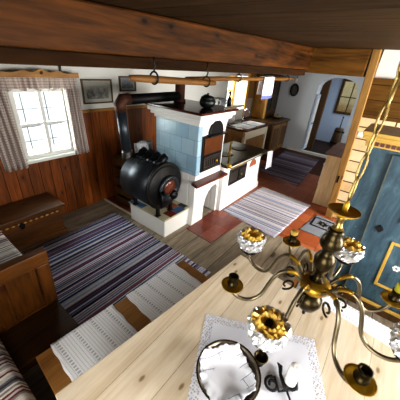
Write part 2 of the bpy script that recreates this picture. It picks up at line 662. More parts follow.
# ------------------------------------------------------------------ the room
YW = 3.54      # inner face of the window wall
XE = 8.0       # inner face of the far end wall
ZC = 2.50
XL, YF = -.8, -1.75
W1 = (1.09, 1.73, .93, 1.77)     # room window (opening)
W2 = (5.70, 6.64, 1.16, 1.98)    # kitchen window


def wall_with_holes(along, lo, hi, z0, z1, holes, t0, t1):
    """a wall slab along an axis ('x' or 'y'), rectangular holes (a,b,z0,z1)"""
    mb = MB()
    def B(a, b, c, d):
        if b - a < 1e-4 or d - c < 1e-4:
            return
        if along == 'x':
            mb.box((a, t0, c), (b, t1, d))
        else:
            mb.box((t0, a, c), (t1, b, d))
    cur = lo
    for (a, b, c, d) in sorted(holes):
        B(cur, a, z0, z1)
        B(a, b, z0, c)
        B(a, b, d, z1)
        cur = b
    B(cur, hi, z0, z1)
    return mb


struct('floor', MB().box((XL - .2, YF - .2, -.12), (3.22, YW + .3, 0)), M['floor'])
mb = MB().box((3.22, YF - .2, -.12), (6.3, YW + .3, 0))
struct('floor_kitchen', mb, M['kitchen_floor'])
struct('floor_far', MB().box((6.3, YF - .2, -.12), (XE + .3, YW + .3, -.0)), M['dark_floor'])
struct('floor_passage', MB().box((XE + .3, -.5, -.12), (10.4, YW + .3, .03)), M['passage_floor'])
ZL = 2.315    # the old ceiling sags toward the left wall
struct('ceiling', MB().prism([(XL - .3, ZL), (4.40, ZC), (4.40, ZC + .12), (XL - .3, ZC + .12)], 'y', YF - .3, YW + .4), M['ceiling'])
struct('ceiling_kitchen', MB().box((4.40, YF - .3, ZC), (10.4, YW + .4, ZC + .1)), M['ceiling'])
struct('wall_back', wall_with_holes('x', XL - .2, XE + .3, -.1, ZC, [W1, W2], YW, YW + .46), M['plaster'])
struct('wall_left', wall_with_holes('y', YF, YW, -.1, ZC, [(-.6, .3, 1.0, 1.8)], XL - .3, XL), M['plaster'])  # opening out of view, added for the left fill light
struct('wall_front', wall_with_holes('x', XL - .3, XE + .3, -.1, ZC, [(-.3, .55, .95, 1.85), (1.2, 2.1, .95, 1.85), (3.3, 4.3, .95, 1.85), (5.2, 6.2, .95, 1.85)], YF - .3, YF), M['plaster'])  # openings out of view, added for the front fill lights

# panelled dado on the window wall
struct('trim_1', wall_with_holes('x', XL, 3.5, 0, 1.44, [(W1[0] - .03, W1[1] + .03, W1[2] - .03, 1.44)], YW - .025, YW), M['panel'])
mb = MB().box((XL, YW - .04, 1.44), (W1[0] - .04, YW, 1.475)).box((W1[1] + .04, YW - .04, 1.44), (3.5, YW, 1.475))
struct('trim_2', mb, M['pelmet'], bevel=.004)
# dark wall plate above the window wall
struct('trim_3', MB().prism([(XL, 2.02), (XE, 2.10), (XE, ZC), (XL, ZL)], 'y', YW - .10, YW - .001), M['dark_beam'], bevel=.008)

# main ceiling beam with a slight sag to the left
mb = MB().prism([(XL, 2.145), (4.36, 2.205), (4.36, 2.499), (XL, ZL + .003)], 'y', 1.32, 1.62)
struct('trim_4', mb, M['beam'], bevel=.012)
mb = MB().prism([(XL, 2.085), (4.36, 2.125), (4.36, 2.204), (XL, 2.144)], 'y', 1.36, 1.58)
struct('trim_5', mb, M['dark_beam'], bevel=.006)
# cross beam, post and log partition
struct('trim_6', MB().box((4.36, .58, 2.17), (4.62, YW - .11, 2.499)), M['beam_y'], bevel=.01)
post = struct('door_1', MB().prism([(.335, 0), (.435, 0), (.575, 2.499), (.475, 2.499)], 'x', 4.36, 4.52), M['post'], bevel=.008)
mb = MB().box((4.348, .425, .64), (4.36, .45, .76))
kp = obj('keyhole_plate', mb, M['iron'], post, bevel=.004)
struct('wall_partition', MB().prism([(YF, 0), (.333, 0), (.427, 1.66), (YF, 1.66)], 'x', 4.42, 4.60), M['logs'])
struct('trim_8', MB().prism([(YF, 1.66), (.427, 1.66), (.455, 2.17), (YF, 2.17)], 'x', 4.41, 4.61), M['wall_boards'])
struct('trim_9', MB().box((4.43, YF, 2.17), (4.63, .452, ZC - .001)), M['plaster_bright'])

# far end wall with an arched opening, thick reveals
OY0, OY1, ZS, ZT = 1.05, 2.06, 1.68, 2.12
pts = [(OY1, -.1), (OY1, ZS)]
for k in range(1, 12):
    a = pi * k / 12
    pts.append(((OY0 + OY1) / 2 + (OY1 - OY0) / 2 * cos(a), ZS + (ZT - ZS) * sin(a) ** .55))
pts += [(OY0, ZS), (OY0, -.1)]
poly = [(YW, -.1), (YW, ZC), (YF, ZC), (YF, -.1)] + pts[::-1]
mb = MB()
# split into left pier, right pier and the head over the arch, all one mesh
mb.prism([(OY1, -.1), (YW, -.1), (YW, ZC), (OY1, ZC)], 'x', XE, XE + .42)
mb.prism([(YF, -.1), (OY0, -.1), (OY0, ZC), (YF, ZC)], 'x', XE, XE + .42)
arc = pts[1:-1]
for i in range(len(arc) - 1):
    (a0, b0), (a1, b1) = arc[i], arc[i + 1]
    mb.prism([(a1, b1), (a0, b0), (a0, ZC), (a1, ZC)], 'x', XE, XE + .42)
struct('wall_right', mb, M['plaster_cool'])
struct('trim_10', MB().box((XE - .03, OY0 - .1, 0), (XE + .10, 2.5, .07)), M['white_paint'], bevel=.006)
# dark inner door frame standing in the opening
struct('trim_11', MB().box((XE + .44, 1.86, .03), (XE + .56, 2.06, 2.3)), M['dark_wood'])
# pale door leaf folded against the reveal
d2 = struct('door_2', MB().box((XE + .03, 2.005, .09), (XE + .36, 2.045, 1.66)), M['plaster_blue'], bevel=.004)
mb = MB().box((XE + .08, 1.995, .2), (XE + .31, 2.006, .8)).box((XE + .08, 1.995, .92), (XE + .31, 2.006, 1.55))
obj('door_panel', mb, M['white_paint'], d2, bevel=.004)
obj('door_handle', MB().tube([(XE + .08, 1.995, .88), (XE + .08, 1.965, .88), (XE + .16, 1.965, .88)], .009), M['iron'], d2)

# passage behind
W3 = (1.16, 1.84, 1.06, 2.08)
struct('wall_passage', wall_with_holes('y', -.5, YW, -.1, ZC, [W3], 10.1, 10.4), M['plaster_blue'])
struct('wall_passage_left', MB().box((XE + .42, 2.6, -.1), (10.1, 2.75, ZC)), M['plaster_blue'])
w3 = struct('window_3', wall_with_holes('y', W3[0] - .03, W3[1] + .03, W3[2] - .03, W3[3] + .03,
                                        [(W3[0] + .05, W3[1] - .05, W3[2] + .05, W3[3] - .05)], 10.07, 10.16), M['dark_wood'])
mb = MB().box((10.09, 1.485, W3[2]), (10.13, 1.515, W3[3])).box((10.092, W3[0], 1.55), (10.128, W3[1], 1.58))
obj('glazing_bar', mb, M['dark_wood'], w3)
obj('pane', MB().box((10.11, W3[0], W3[2]), (10.114, W3[1], W3[3])), M['glass'], w3)

t_ = NT('cream_wall_outside')
t_c = t_.mix(t_.step(t_.math('ADD', t_.z, t_.math('MULTIPLY', t_.noise(t_.co, 5, 3), .5)), 1.2, 1.7), '#b08a5c', '#e6d0a2')
struct('wall_outside', MB().box((11.2, -1, -.1), (11.3, 4, 3.2)), t_.fin(t_c, .9, 0, .1))

# room window
w1 = struct('window_1', wall_with_holes('x', W1[0], W1[1], W1[2], W1[3],
                                        [(W1[0] + .05, W1[1] - .05, W1[2] + .055, W1[3] - .05)], YW - .01, YW + .06), M['white_paint'], bevel=.004)
cx = (W1[0] + W1[1]) / 2
obj('mullion', MB().box((cx - .022, YW - .012, W1[2] + .05), (cx + .022, YW + .05, W1[3] - .05)), M['white_paint'], w1, bevel=.003)
zt = W1[2] + .42
for a, b in ((W1[0] + .05, cx - .022), (cx + .022, W1[1] - .05)):
    obj('glazing_bar', MB().box((a, YW, zt - .016), (b, YW + .04, zt + .016)), M['white_paint'], w1)
for a, b in ((W1[0] + .05, cx - .022), (cx + .022, W1[1] - .05)):
    for c, d in ((W1[2] + .055, zt - .016), (zt + .016, W1[3] - .05)):
        obj('pane', MB().box((a, YW + .02, c), (b, YW + .024, d)), M['glass'], w1)
for fx in (.28, .72):
    xx = W1[0] + fx * (W1[1] - W1[0])
    obj('grille_bar', MB().tube([(xx, YW + .2, W1[2]), (xx, YW + .2, W1[3])], .007, 8), M['iron'], w1)
for fz in (.2, .42, .68):
    zz = W1[2] + fz * (W1[3] - W1[2])
    obj('grille_bar', MB().tube([(W1[0], YW + .2, zz), (W1[1], YW + .2, zz)], .006, 8), M['iron'], w1)
obj('window_sill', MB().box((W1[0] - .03, YW - .07, W1[2] - .04), (W1[1] + .03, YW + .03, W1[2])), M['white_paint'], w1, bevel=.005)

# kitchen window: deep white reveal, yellow frame set well back, inner casing
w2 = struct('window_2', wall_with_holes('x', W2[0], W2[1], W2[2], W2[3],
                                        [(W2[0] + .06, W2[1] - .10, W2[2] + .06, W2[3] - .06)], YW + .34, YW + .42), M['yellow_wood'])
obj('glazing_bar', MB().box((W2[0] + .06, YW + .36, 1.58), (W2[1] - .10, YW + .40, 1.61)), M['yellow_wood'], w2)
obj('pane', MB().box((W2[0] + .05, YW + .38, W2[2] + .05), (W2[1] - .08, YW + .384, W2[3] - .05)), M['glass'], w2)
mb = MB().box((W2[1], YW - .03, W2[2] - .2), (W2[1] + .11, YW, W2[3] + .08))
obj('window_casing', mb, M['yellow_wood'], w2, bevel=.004)
struct('trim_13', MB().box((6.76, YW - .03, 1.42), (7.10, YW - .001, 2.09)), M['mid_wood'], bevel=.004)
struct('trim_14', MB().box((6.66, YW - .02, .92), (7.10, YW - .001, 1.40)), plain('pinkish_board', '#a8958a', .7, 0, .2), bevel=.004)

# ------------------------------------------------------------------ light switch, wall lamp
sw = tag(obj('light_switch', MB().box((4.39, .345, 1.395), (4.42, .41, 1.465)), M['label_card'], None, bevel=.006, loc=(4.405, .38, 1.43)),
         'small square white light switch on the log wall beside the post', 'switch')
obj('rocker', MB().box((4.384, .36, 1.41), (4.391, .395, 1.45)), M['ceramic'], sw, bevel=.002)

t = thing('wall_lamp', 'tiny lit lamp on the far wall above the oval picture', 'lamp', (XE - .08, 2.66, 1.98))
obj('bulb', MB().lathe([(.001, -.035), (.022, -.03), (.034, -.008), (.03, .015), (.018, .03), (.016, .04)], 14, (XE - .08, 2.66, 1.98)), M['bulb'], t)
obj('lamp_holder', MB().tube([(XE - .001, 2.66, 2.07), (XE - .05, 2.66, 2.075), (XE - .08, 2.66, 2.06), (XE - .08, 2.66, 2.015)], .012), M['brass'], t)

# ------------------------------------------------------------------ rugs and mats
def rug(name, corners, mat, label, lift=.006):
    c = [Vector((x, y, 0)) for x, y in corners]
    cen = sum(c, Vector()) / 4
    mb = MB()
    def f(u, v, z):
        p = (c[0] * (1 - u) + c[1] * u) * (1 - v) + (c[3] * (1 - u) + c[2] * u) * v
        w = .004 * sin(u * 31) if v in (0, 1) else 0
        ww = .005 * sin(v * 37) if u in (0, 1) else 0
        return (p.x + ww, p.y + w, z + .0025 * mnoise.noise((p.x * 5, p.y * 5, 1)))
    mb.grid(lambda u, v: f(u, v, lift), 40, 30)
    o = obj(name, mb, mat, None, loc=(cen.x, cen.y, 0), solid=.006)
    return tag(o, label, 'rug')


rug('rag_rug', [(.52, 1.06), (1.91, 1.13), (1.95, 3.05), (.52, 3.0)], M['rug'],
    'large dark striped rag rug on floorboards between chest and bench')
rug('rag_rug', [(3.1, .84), (4.58, .74), (4.66, 1.76), (3.24, 1.83)], M['rug_light'],
    'pale pinkish-blue striped rag rug in front of the white cooker')
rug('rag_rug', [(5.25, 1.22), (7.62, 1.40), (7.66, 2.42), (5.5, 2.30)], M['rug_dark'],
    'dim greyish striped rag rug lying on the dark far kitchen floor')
mt = rug('doormat', [(3.62, .22), (4.24, .14), (4.30, .55), (3.62, .64)],
         plain('grey_mat', '#767a80', .9, 0, .1, .1, 30, .3, 120), 'grey doormat with a black framed leaf motif beside the wardrobe')
mt['category'] = 'mat'
mb = MB()
zz = .0145
for a, b in (((3.87, .22), (3.90, .56)), ((4.17, .22), (4.20, .55)), ((3.90, .22), (4.17, .25)), ((3.90, .53), (4.17, .56))):
    mb.box((a[0], a[1], zz - .004), (b[0], b[1], zz))
for k in range(9):
    a = 2 * pi * k / 9
    c0 = Vector((4.035, .39, zz - .004))
    d = Vector((cos(a), sin(a), 0))
    n = Vector((-d.y, d.x, 0))
    L = .09 + .02 * (k % 2)
    pp = [c0 + d * .015, c0 + d * L * .55 + n * .018, c0 + d * L, c0 + d * L * .55 - n * .018]
    mb.prism([(p.x, p.y) for p in pp], 'z', zz - .004, zz)
obj('printed_motif', mb, M['black'], mt)

# hearth tile pads set in the floor
struct('floor_hearth', MB().prism([(2.37, 1.46), (3.17, 1.40), (3.21, 1.93), (2.40, 1.93)], 'z', -.01, .008), M['hearth_tile'])
struct('floor_hearth_rear', MB().box((2.10, 2.72, -.01), (2.52, 3.5, .008)), M['hearth_tile'])
struct('trim_12', MB().box((2.07, 2.70, 0), (2.10, 3.5, .02)), M['cream_paint'])

# ------------------------------------------------------------------ tiled masonry stove
XS, YS = 2.53, 1.92
ts = thing('tiled_stove', 'tall stove faced with pale blue tiles beside the black furnace', 'stove', (2.85, 2.3, 0))
# plinth with the wood-store arch
mb = MB()
arch = [(2.78, 0), (2.785, .22), (2.82, .36), (2.88, .45), (2.96, .505), (3.05, .52), (3.10, .50), (3.12, .45), (3.12, 0)]
outer = [(2.50, 0)]
mb.prism([(2.50, 0), (2.78, 0), (2.785, .22), (2.82, .36), (2.88, .45), (2.96, .505), (3.05, .52), (3.05, .82), (2.53, .82), (2.53, .30)], 'y', YS, YS + .12)
mb.prism([(3.05, .52), (3.10, .50), (3.12, .45), (3.12, 0), (3.16, 0), (3.16, .82), (3.05, .82)], 'y', YS, YS + .12)
mb.box((2.53, YS + .12, 0), (2.62, 2.70, .82))
mb.box((3.125, YS + .12, 0), (3.16, 2.70, .82))
mb.box((2.62, 2.5, 0), (3.125, 2.70, .82))
mb.box((2.62, YS + .12, .6), (3.125, 2.5, .82))
obj('plinth', mb, M['plaster_bright'], ts, bevel=.012)
obj('wood_store_recess', MB().box((2.621, 2.42, .008), (3.124, 2.499, .59)), M['recess_dark'], ts)
obj('mantel_shelf', MB().prism([(2.40, 1.79), (3.13, 1.76), (3.16, YS), (2.44, YS)], 'z', .70, .735), M['mantel'], ts, bevel=.008)
# tiled side and plastered front
mb = MB().box((2.527, YS - .005, .80), (2.62, 2.69, 1.48)).box((2.62, 2.60, .80), (3.16, 2.69, 1.48))
obj('tile_facing', mb, M['blue_tile'], ts, bevel=.012)
mb = MB()
fr = [(2.60, .80), (3.15, .80), (3.15, 1.15), (3.16, 1.3), (3.18, 1.42), (3.205, 1.5), (3.215, 1.56), (2.60, 1.56)]
mb.prism(fr, 'y', YS, 2.60)
obj('plastered_front', mb, M['plaster_bright'], ts, bevel=.008)
# cornice
mb = MB()
for k, (z0, z1, e) in enumerate(((1.475, 1.52, .02), (1.52, 1.565, .055), (1.565, 1.625, .085))):
    mb.box((2.53 - e, YS - e, z0), (3.165 + e, 2.69 + e, z1))
obj('cornice', mb, M['plaster_bright'], ts, bevel=.012)
obj('top_slab', MB().box((2.42, 1.81, 1.625), (3.28, 2.80, 1.655)), M['slab'], ts, bevel=.008)
# iron oven doors
od = obj('oven_frame', MB().box((2.61, YS - .02, .84), (3.10, YS + .01, 1.34)), M['iron'], ts, bevel=.004)
obj('niche_panel', MB().box((2.645, YS - .032, 1.085), (3.065, YS - .018, 1.31)), M['copper'], od, bevel=.004)
ld = obj('oven_door', MB().box((2.65, YS - .036, .865), (3.06, YS - .018, 1.05)), M['iron_grey'], ts, bevel=.004)
mb = MB()
for a, b in ((.885, .895), (1.02, 1.03)):
    mb.box((2.67, YS - .042, a), (3.04, YS - .035, b))
for k in range(7):
    mb.box((2.69 + k * .052, YS - .041, .91), (2.71 + k * .052, YS - .035, 1.005))
obj('cast_ribs', mb, M['iron'], ld)
obj('knob', MB().lathe([(.008, 0), (.008, .015), (.022, .022), (.022, .034), (.008, .04)], 16, (2.92, YS - .036, .965), (0, -1, 0)), M['gold'], ld)
hp = [(2.74, 1.34)] + [(2.90 + .16 * cos(a), 1.355 + .165 * sin(a)) for a in [pi - pi * k / 14 for k in range(15)]] + [(3.06, 1.34)]
obj('arched_flue_door', MB().prism(hp, 'y', YS - .035, YS - .005), M['iron'], ts, bevel=.004)
obj('flue_door_shelf', MB().box((2.70, YS - .075, 1.325), (3.12, YS - .005, 1.345)), M['iron'], ts, bevel=.003)
# low platform carrying the furnace
pl = obj('platform', MB().box((2.02, 2.0, 0), (2.56, 2.72, .275)), M['plaster_bright'], ts, bevel=.012)
obj('tile_top', MB().box((2.005, 1.985, .275), (2.56, 2.735, .295)), plain('cream_tile', '#b5ae90', .25, 0, .5, .15), pl, bevel=.003)
for (xa, xb, ya, yb, cc_) in ((2.01, 2.12, 1.99, 2.14, '#b9b39a'), (2.125, 2.265, 1.99, 2.14, '#6e2f20'), (2.27, 2.44, 1.99, 2.12, '#34557c'), (2.445, 2.55, 2.03, 2.16, '#171d1a'), (2.01, 2.12, 2.45, 2.72, '#4a6a8c'), (2.27, 2.44, 2.125, 2.26, '#8a4a34')):
    obj('glazed_tile', MB().box((xa, ya, .294), (xb, yb, .298)), plain('glaze_' + cc_[1:], cc_, .22, 0, .5, .15), pl, bevel=.002)

# ------------------------------------------------------------------ cooker
ck = thing('masonry_cooker', 'long white cooker with a black iron top beside the tiled stove', 'cooker', (3.8, 2.2, 0))
mb = MB().prism([(3.165, 0), (4.62, 0), (4.61, .10), (4.55, .16), (4.50, .30), (4.48, .79), (3.165, .79)], 'y', 1.85, 2.52)
obj('body', mb, M['plaster_bright'], ck, bevel=.015)
ct = obj('cooktop', MB().prism([(3.14, 1.79), (4.50, 1.77), (4.50, 2.52), (3.195, 2.52), (3.195, 1.93), (3.14, 1.90)], 'z', .79, .835), M['iron_plate'], ck, bevel=.006)
for (px, py) in ((3.62, 2.15), (4.12, 2.15)):
    obj('hob_ring', MB().lathe([(.15, 0), (.15, .006), (.13, .008), (.05, .007), (.001, .008)], 28, (px, py, .835)), M['iron'], ct)
dr = obj('firebox_door', MB().box((3.33, 1.825, .43), (3.88, 1.852, .71)), M['iron_grey'], ck, bevel=.004)
mb = MB().box((3.36, 1.815, .46), (3.85, 1.826, .475)).box((3.36, 1.815, .665), (3.85, 1.826, .68)).box((3.59, 1.815, .475), (3.605, 1.826, .665))
obj('door_ribs', mb, M['iron'], dr)
obj('knob', MB().lathe([(.006, 0), (.006, .02), (.018, .026), (.018, .036), (.006, .042)], 14, (3.66, 1.825, .57), (0, -1, 0)), M['gold'], dr)
ap = [(4.03, .58)] + [(4.155 + .125 * cos(pi - pi * k / 12), .59 + .115 * sin(pi * k / 12)) for k in range(13)] + [(4.28, .58)]
obj('ash_door', MB().prism(ap, 'y', 1.835, 1.852), plain('terracotta_door', '#9a5538', .5, 0, .3, .2), ck, bevel=.003, label='small half-round reddish door')
rl = obj('guard_rail', MB().tube([(3.17, 1.745, .80), (4.52, 1.735, .80)], .010), M['brass'], ck, label='brass rail along the cooker edge')
for xx in (3.18, 4.50):
    obj('rail_bracket', MB().tube([(xx, 1.74, .80), (xx, 1.80, .81)], .009), M['brass'], rl)
obj('rail_ball', MB().lathe([(.001, -.04), (.03, -.025), (.042, 0), (.03, .025), (.001, .04)], 16, (3.15, 1.77, .845)), M['gold'], ck)
mb = MB().tube([(3.215, 1.83, .83), (3.215, 1.83, 1.16), (3.215, 1.80, 1.19)], .016).lathe([(.02, 0), (.034, .02), (.02, .05)], 14, (3.215, 1.83, 1.0))
obj('water_tap', mb, M['brass'], ck)
tw = MB()
tw.grid(lambda u, v: (4.44 + .22 * u + .03 * v * u, 1.715 - .012 * sin(u * 14) - .02 * v, .82 - .34 * v - .02 * u), 14, 10)
tag(obj('tea_towel', tw, M['linen'], None, solid=.005, loc=(4.55, 1.715, .65)), 'white tea towel hanging from the right end of the cooker rail', 'towel')

# ------------------------------------------------------------------ black barrel furnace
fc = Vector((2.125, 0, .725))
FY0, FY1 = 2.10, 2.64
fu = thing('barrel_furnace', 'black barrel-shaped wood furnace lying on the white platform', 'furnace', (2.15, 2.35, .295))
obj('barrel', MB().lathe([(.265, 0), (.275, .01), (.275, FY1 - FY0 - .01), (.265, FY1 - FY0)], 40, (fc.x, FY0, fc.z), (0, 1, 0)), M['furnace_black'], fu)
# outer jacket over the left side
def jacket(u, v):
    a = radians(100 + 165 * u)
    return (fc.x + .308 * cos(a), FY0 + .03 + v * (FY1 - FY0 - .04), fc.z + .308 * sin(a))
obj('jacket', MB().grid(jacket, 26, 2), M['furnace'], fu, solid=.008)
for k in range(4):
    yy = FY0 + .10 + k * .125
    pts, rs = [], []
    for j in range(12):
        a = radians(-60 + 165 * j / 11)
        rr = .268 + (.035 if j > 9 else 0) + (.015 if j == 9 else 0)
        pts.append((fc.x + rr * cos(a), yy, fc.z + rr * sin(a)))
        rs.append(.044)
    tb = obj('air_tube', MB().tube(pts, rs, 12), M['furnace_black'], fu)
for k in range(4):
    yy = FY0 + .06 + k * .125
    pts = [(fc.x + .268 * cos(radians(q)), yy + .03, fc.z + .268 * sin(radians(q))) for q in (135, 120, 105, 92)]
    pts += [(fc.x + .03, yy + .03, fc.z + .335), (fc.x + .09, yy + .03, fc.z + .36)]
    obj('air_tube', MB().tube(pts, [.045, .047, .05, .05, .05, .052], 12), M['furnace_black'], fu)
fp = obj('front_plate', MB().lathe([(.315, .0), (.322, -.022), (.305, -.034), (.275, -.024), (.02, -.028)], 44, (fc.x, FY0 + .03, fc.z), (0, 1, 0)), M['furnace_black'], fu)
dcx, dcz = 2.175, .685
dro = obj('loading_door', MB().lathe([(.178, 0), (.184, -.03), (.168, -.05), (.125, -.05), (.118, -.03), (.02, -.03)], 36, (dcx, FY0, dcz), (0, 1, 0)), M['furnace'], fu)
obj('door_glass', MB().lathe([(.108, -.032), (.108, -.038), (.02, -.04)], 30, (dcx + .01, FY0, dcz + .03), (0, 1, 0)), M['firebrick'], dro)
obj('damper_wheel', MB().lathe([(.062, 0), (.066, -.025), (.05, -.045), (.03, -.045), (.026, -.06), (.001, -.062)], 26, (2.25, FY0 - .03, .575), (0, 1, 0)), M['iron'], dro)
mb = MB().tube([(2.015, FY0 - .02, .68), (2.01, FY0 - .06, .65), (2.005, FY0 - .07, .57), (2.0, FY0 - .06, .47)], [.02, .024, .022, .014], 10)
mb.box((1.99, FY0 - .05, .62), (2.07, FY0 - .015, .70))
obj('door_latch', mb, M['iron'], dro)
for (xx, yy) in ((2.03, 2.14), (2.27, 2.14), (2.03, 2.60), (2.27, 2.60)):
    obj('leg', MB().box((xx - .018, yy - .02, .295), (xx + .018, yy + .02, .53)).box((xx - .035, yy - .03, .295), (xx + .035, yy + .03, .305)), M['furnace_black'], fu)

sp = thing('stovepipe', 'grey stovepipe rising from the furnace and running back to the chimney', 'pipe', (2.05, 2.72, .95))
px0, py0 = 2.02, 2.70
obj('pipe_collar', MB().tube([(px0, py0, .95), (px0, py0, 1.0), (px0 - .006, py0, 1.05), (px0 - .01, py0, 1.10)], [.082, .082, .070, .067], 24), M['iron_grey'], sp)
obj('flue_socket', MB().tube([(px0 + .02, py0 - .10, .90), (px0 + .01, py0 - .03, .93), (px0, py0, .97)], .06, 18), M['pipe'], sp)
obj('upright_pipe', MB().tube([(px0 - .01, py0, 1.08), (px0 - .06, py0, 1.60)], .064, 24), M['pipe'], sp)
obj('elbow', MB().tube([(px0 - .058, py0, 1.585), (px0 - .068, py0, 1.655), (px0 - .02, py0, 1.715), (px0 + .07, py0, 1.715)], [.069, .072, .072, .069], 20), M['rust'], sp, label='rusty brown elbow')
obj('horizontal_pipe', MB().tube([(px0 + .05, py0, 1.712), (2.92, 2.62, 1.735)], .062, 20), M['pipe_dark'], sp, label='black horizontal pipe')
obj('flue_stack', MB().lathe([(.085, 0), (.085, .03), (.07, .04), (.07, .25), (.06, .26)], 24, (2.94, 2.62, 1.656)), M['rust'], sp, label='short brown flue on the stove top')

# newspaper between furnace and stove, on a crate added to hold it up
wb = thing('added_crate', 'added dark wooden crate under the newspaper, mostly hidden behind the black furnace', 'crate', (2.36, 3.08, 0.008))
mb = MB()
for k in range(5):
    z = .03 + k * .165
    mb.box((2.18, 2.86, z), (2.72, 2.88, z + .11)).box((2.18, 3.28, z), (2.72, 3.30, z + .11))
    mb.box((2.18, 2.88, z), (2.20, 3.28, z + .11)).box((2.70, 2.88, z), (2.72, 3.28, z + .11))
obj('slats', mb, M['dark_wood'], wb)
mb = MB().box((2.2, 2.88, .03), (2.7, 3.28, .05))
obj('floor_board', mb, M['dark_wood'], wb)
obj('lid_board', MB().box((2.2, 2.88, .80), (2.7, 3.28, .815)), M['dark_wood'], wb)
mb = MB()
for k in range(5):
    y = 2.93 + k * .02
    s = .012 * sin(k * 2.1)
    mb.grid(lambda u, v: (2.38 + .30 * u + s, y + .012 * sin(u * 6 + k) + .02 * v, .825 + .215 * v + .008 * sin(u * 8 + k)), 10, 6)
tag(obj('newspaper', mb, M['news'], None, solid=.003, loc=(2.5, 2.97, .825)), 'folded white newspaper standing behind the furnace against the stove', 'newspaper')

# ------------------------------------------------------------------ pot on the stove
pt = thing('cauldron', 'dark round lidded cauldron with bail handle on the stove top', 'pot', (2.86, 2.06, 1.655))
pc = (2.86, 2.06, 1.655)
obj('pot_body', MB().lathe([(.04, 0), (.075, .01), (.10, .04), (.107, .075), (.10, .105), (.088, .12), (.092, .127)], 32, pc), M['cauldron'], pt)
lidp = obj('lid', MB().lathe([(.092, .127), (.086, .138), (.045, .152), (.015, .156)], 28, pc), M['cauldron'], pt)
obj('knob', MB().lathe([(.008, .155), (.008, .165), (.018, .173), (.01, .183)], 14, pc), M['cauldron'], lidp)
obj('bail_handle', MB().tube([(pc[0] - .10 * cos(radians(a)), pc[1] + .03, pc[2] + .105 + .055 * sin(radians(a))) for a in range(0, 181, 15)], .006), M['iron'], pt)

# wall shelf in front of the kitchen window with two mugs and a bottle
wsf = thing('wall_shelf', 'dark wooden shelf on the white wall under the kitchen window', 'shelf', (5.65, 3.44, 1.28))
obj('board', MB().box((4.70, 3.33, 1.27), (6.28, YW, 1.31)), M['dark_wood'], wsf, bevel=.004)
for xx in (4.95, 6.0):
    obj('bracket', MB().prism([(3.36, 1.27), (YW, 1.27), (YW, 1.14)], 'x', xx - .012, xx + .012), M['dark_wood'], wsf)
def mug(x, label, mat):
    y, z = 3.42, 1.31
    m = thing('mug', label, 'mug', (x, y, z), 'mugs on the wall shelf')
    obj('cup', MB().lathe([(.075, 0), (.092, .01), (.095, .20), (.086, .2), (.08, .02), (.001, .018)], 24, (x, y, z)), mat, m)
    obj('handle', MB().tube([(x + .05, y - .07, z + .17), (x + .09, y - .115, z + .16), (x + .09, y - .12, z + .10), (x + .05, y - .075, z + .05)], .012), mat, m)
    return m
mug(5.0, 'white mug on the wall shelf, nearer the cauldron', M['ceramic'])
mug(5.27, 'greyish-white mug on the wall shelf, nearer the dark bottle', M['grey_ceramic'])
bt = thing('bottle', 'slim dark glass bottle standing in front of the kitchen window', 'bottle', (5.66, 3.42, 1.31))
obj('glass_body', MB().lathe([(.05, 0), (.055, .01), (.055, .15), (.045, .18), (.02, .22), (.02, .28)], 20, (5.66, 3.42, 1.31)), M['bottle'], bt)
obj('stopper', MB().lathe([(.024, .28), (.03, .29), (.034, .31), (.02, .335)], 16, (5.66, 3.42, 1.31)), M['bottle'], bt)

# ------------------------------------------------------------------ sink unit
sk = thing('sink_unit', 'kitchen sink unit with pale frame, wood panels and dark worktop', 'sink', (6.0, 3.1, 0))
obj('worktop', MB().box((5.33, 2.66, .86), (6.66, 3.50, .90)), M['slab'], sk, bevel=.005)
for xx, yy in ((5.38, 2.70), (6.54, 2.70), (5.38, 3.4), (6.54, 3.4)):
    obj('leg', MB().box((xx, yy, 0), (xx + .08, yy + .08, .86)), M['cream_paint'], sk, bevel=.005)
mb = MB().box((5.46, 2.70, .66), (6.54, 2.76, .86))
obj('front_rail', mb, M['cream_paint'], sk, bevel=.005)
obj('side_panel', MB().box((5.40, 2.78, .08), (5.43, 3.40, .86)), M['mid_wood'], sk)
obj('front_panel', MB().box((5.46, 2.74, .10), (6.54, 2.755, .66)), M['mid_wood'], sk)
obj('left_flap', MB().box((5.28, 2.72, .74), (5.378, 3.46, .855)), M['mid_wood'], sk, bevel=.004)
for x0, x1 in ((5.48, 5.95), (6.05, 6.5)):
    mb = MB()
    mb.box((x0, 2.74, .885), (x1, 2.78, .912)).box((x0, 3.16, .885), (x1, 3.20, .912)).box((x0, 2.78, .885), (x0 + .03, 3.16, .912)).box((x1 - .03, 2.78, .885), (x1, 3.16, .912)).box((x0, 2.74, .884), (x1, 3.2, .902))
    obj('basin', mb, M['enamel'], sk, bevel=.006)
mb = MB().lathe([(.035, 0), (.03, .03), (.018, .04)], 16, (6.42, 3.36, .90))
mb.tube([(6.42, 3.36, .93), (6.42, 3.36, 1.12)] + [(6.42 - .0 , 3.36 - .08 + .08 * cos(radians(a)), 1.12 + .08 * sin(radians(a))) for a in range(20, 190, 20)], .016, 12)
mb.tube([(6.36, 3.36, .97), (6.48, 3.36, .97)], .014)
obj('faucet', mb, M['chrome'], sk)
dk = thing('dish_rack', 'chrome dish rack with white plates beside the kitchen sink', 'rack', (5.62, 3.34, .90))
mb = MB()
for k in range(6):
    xx = 5.45 + k * .06
    mb.tube([(xx, 3.24, .905), (xx, 3.24, 1.02), (xx, 3.44, 1.02), (xx, 3.44, .905)], .006, 8)
mb.tube([(5.43, 3.24, .91), (5.77, 3.24, .91)], .007).tube([(5.43, 3.44, .91), (5.77, 3.44, .91)], .007)
obj('wires', mb, M['chrome'], dk)
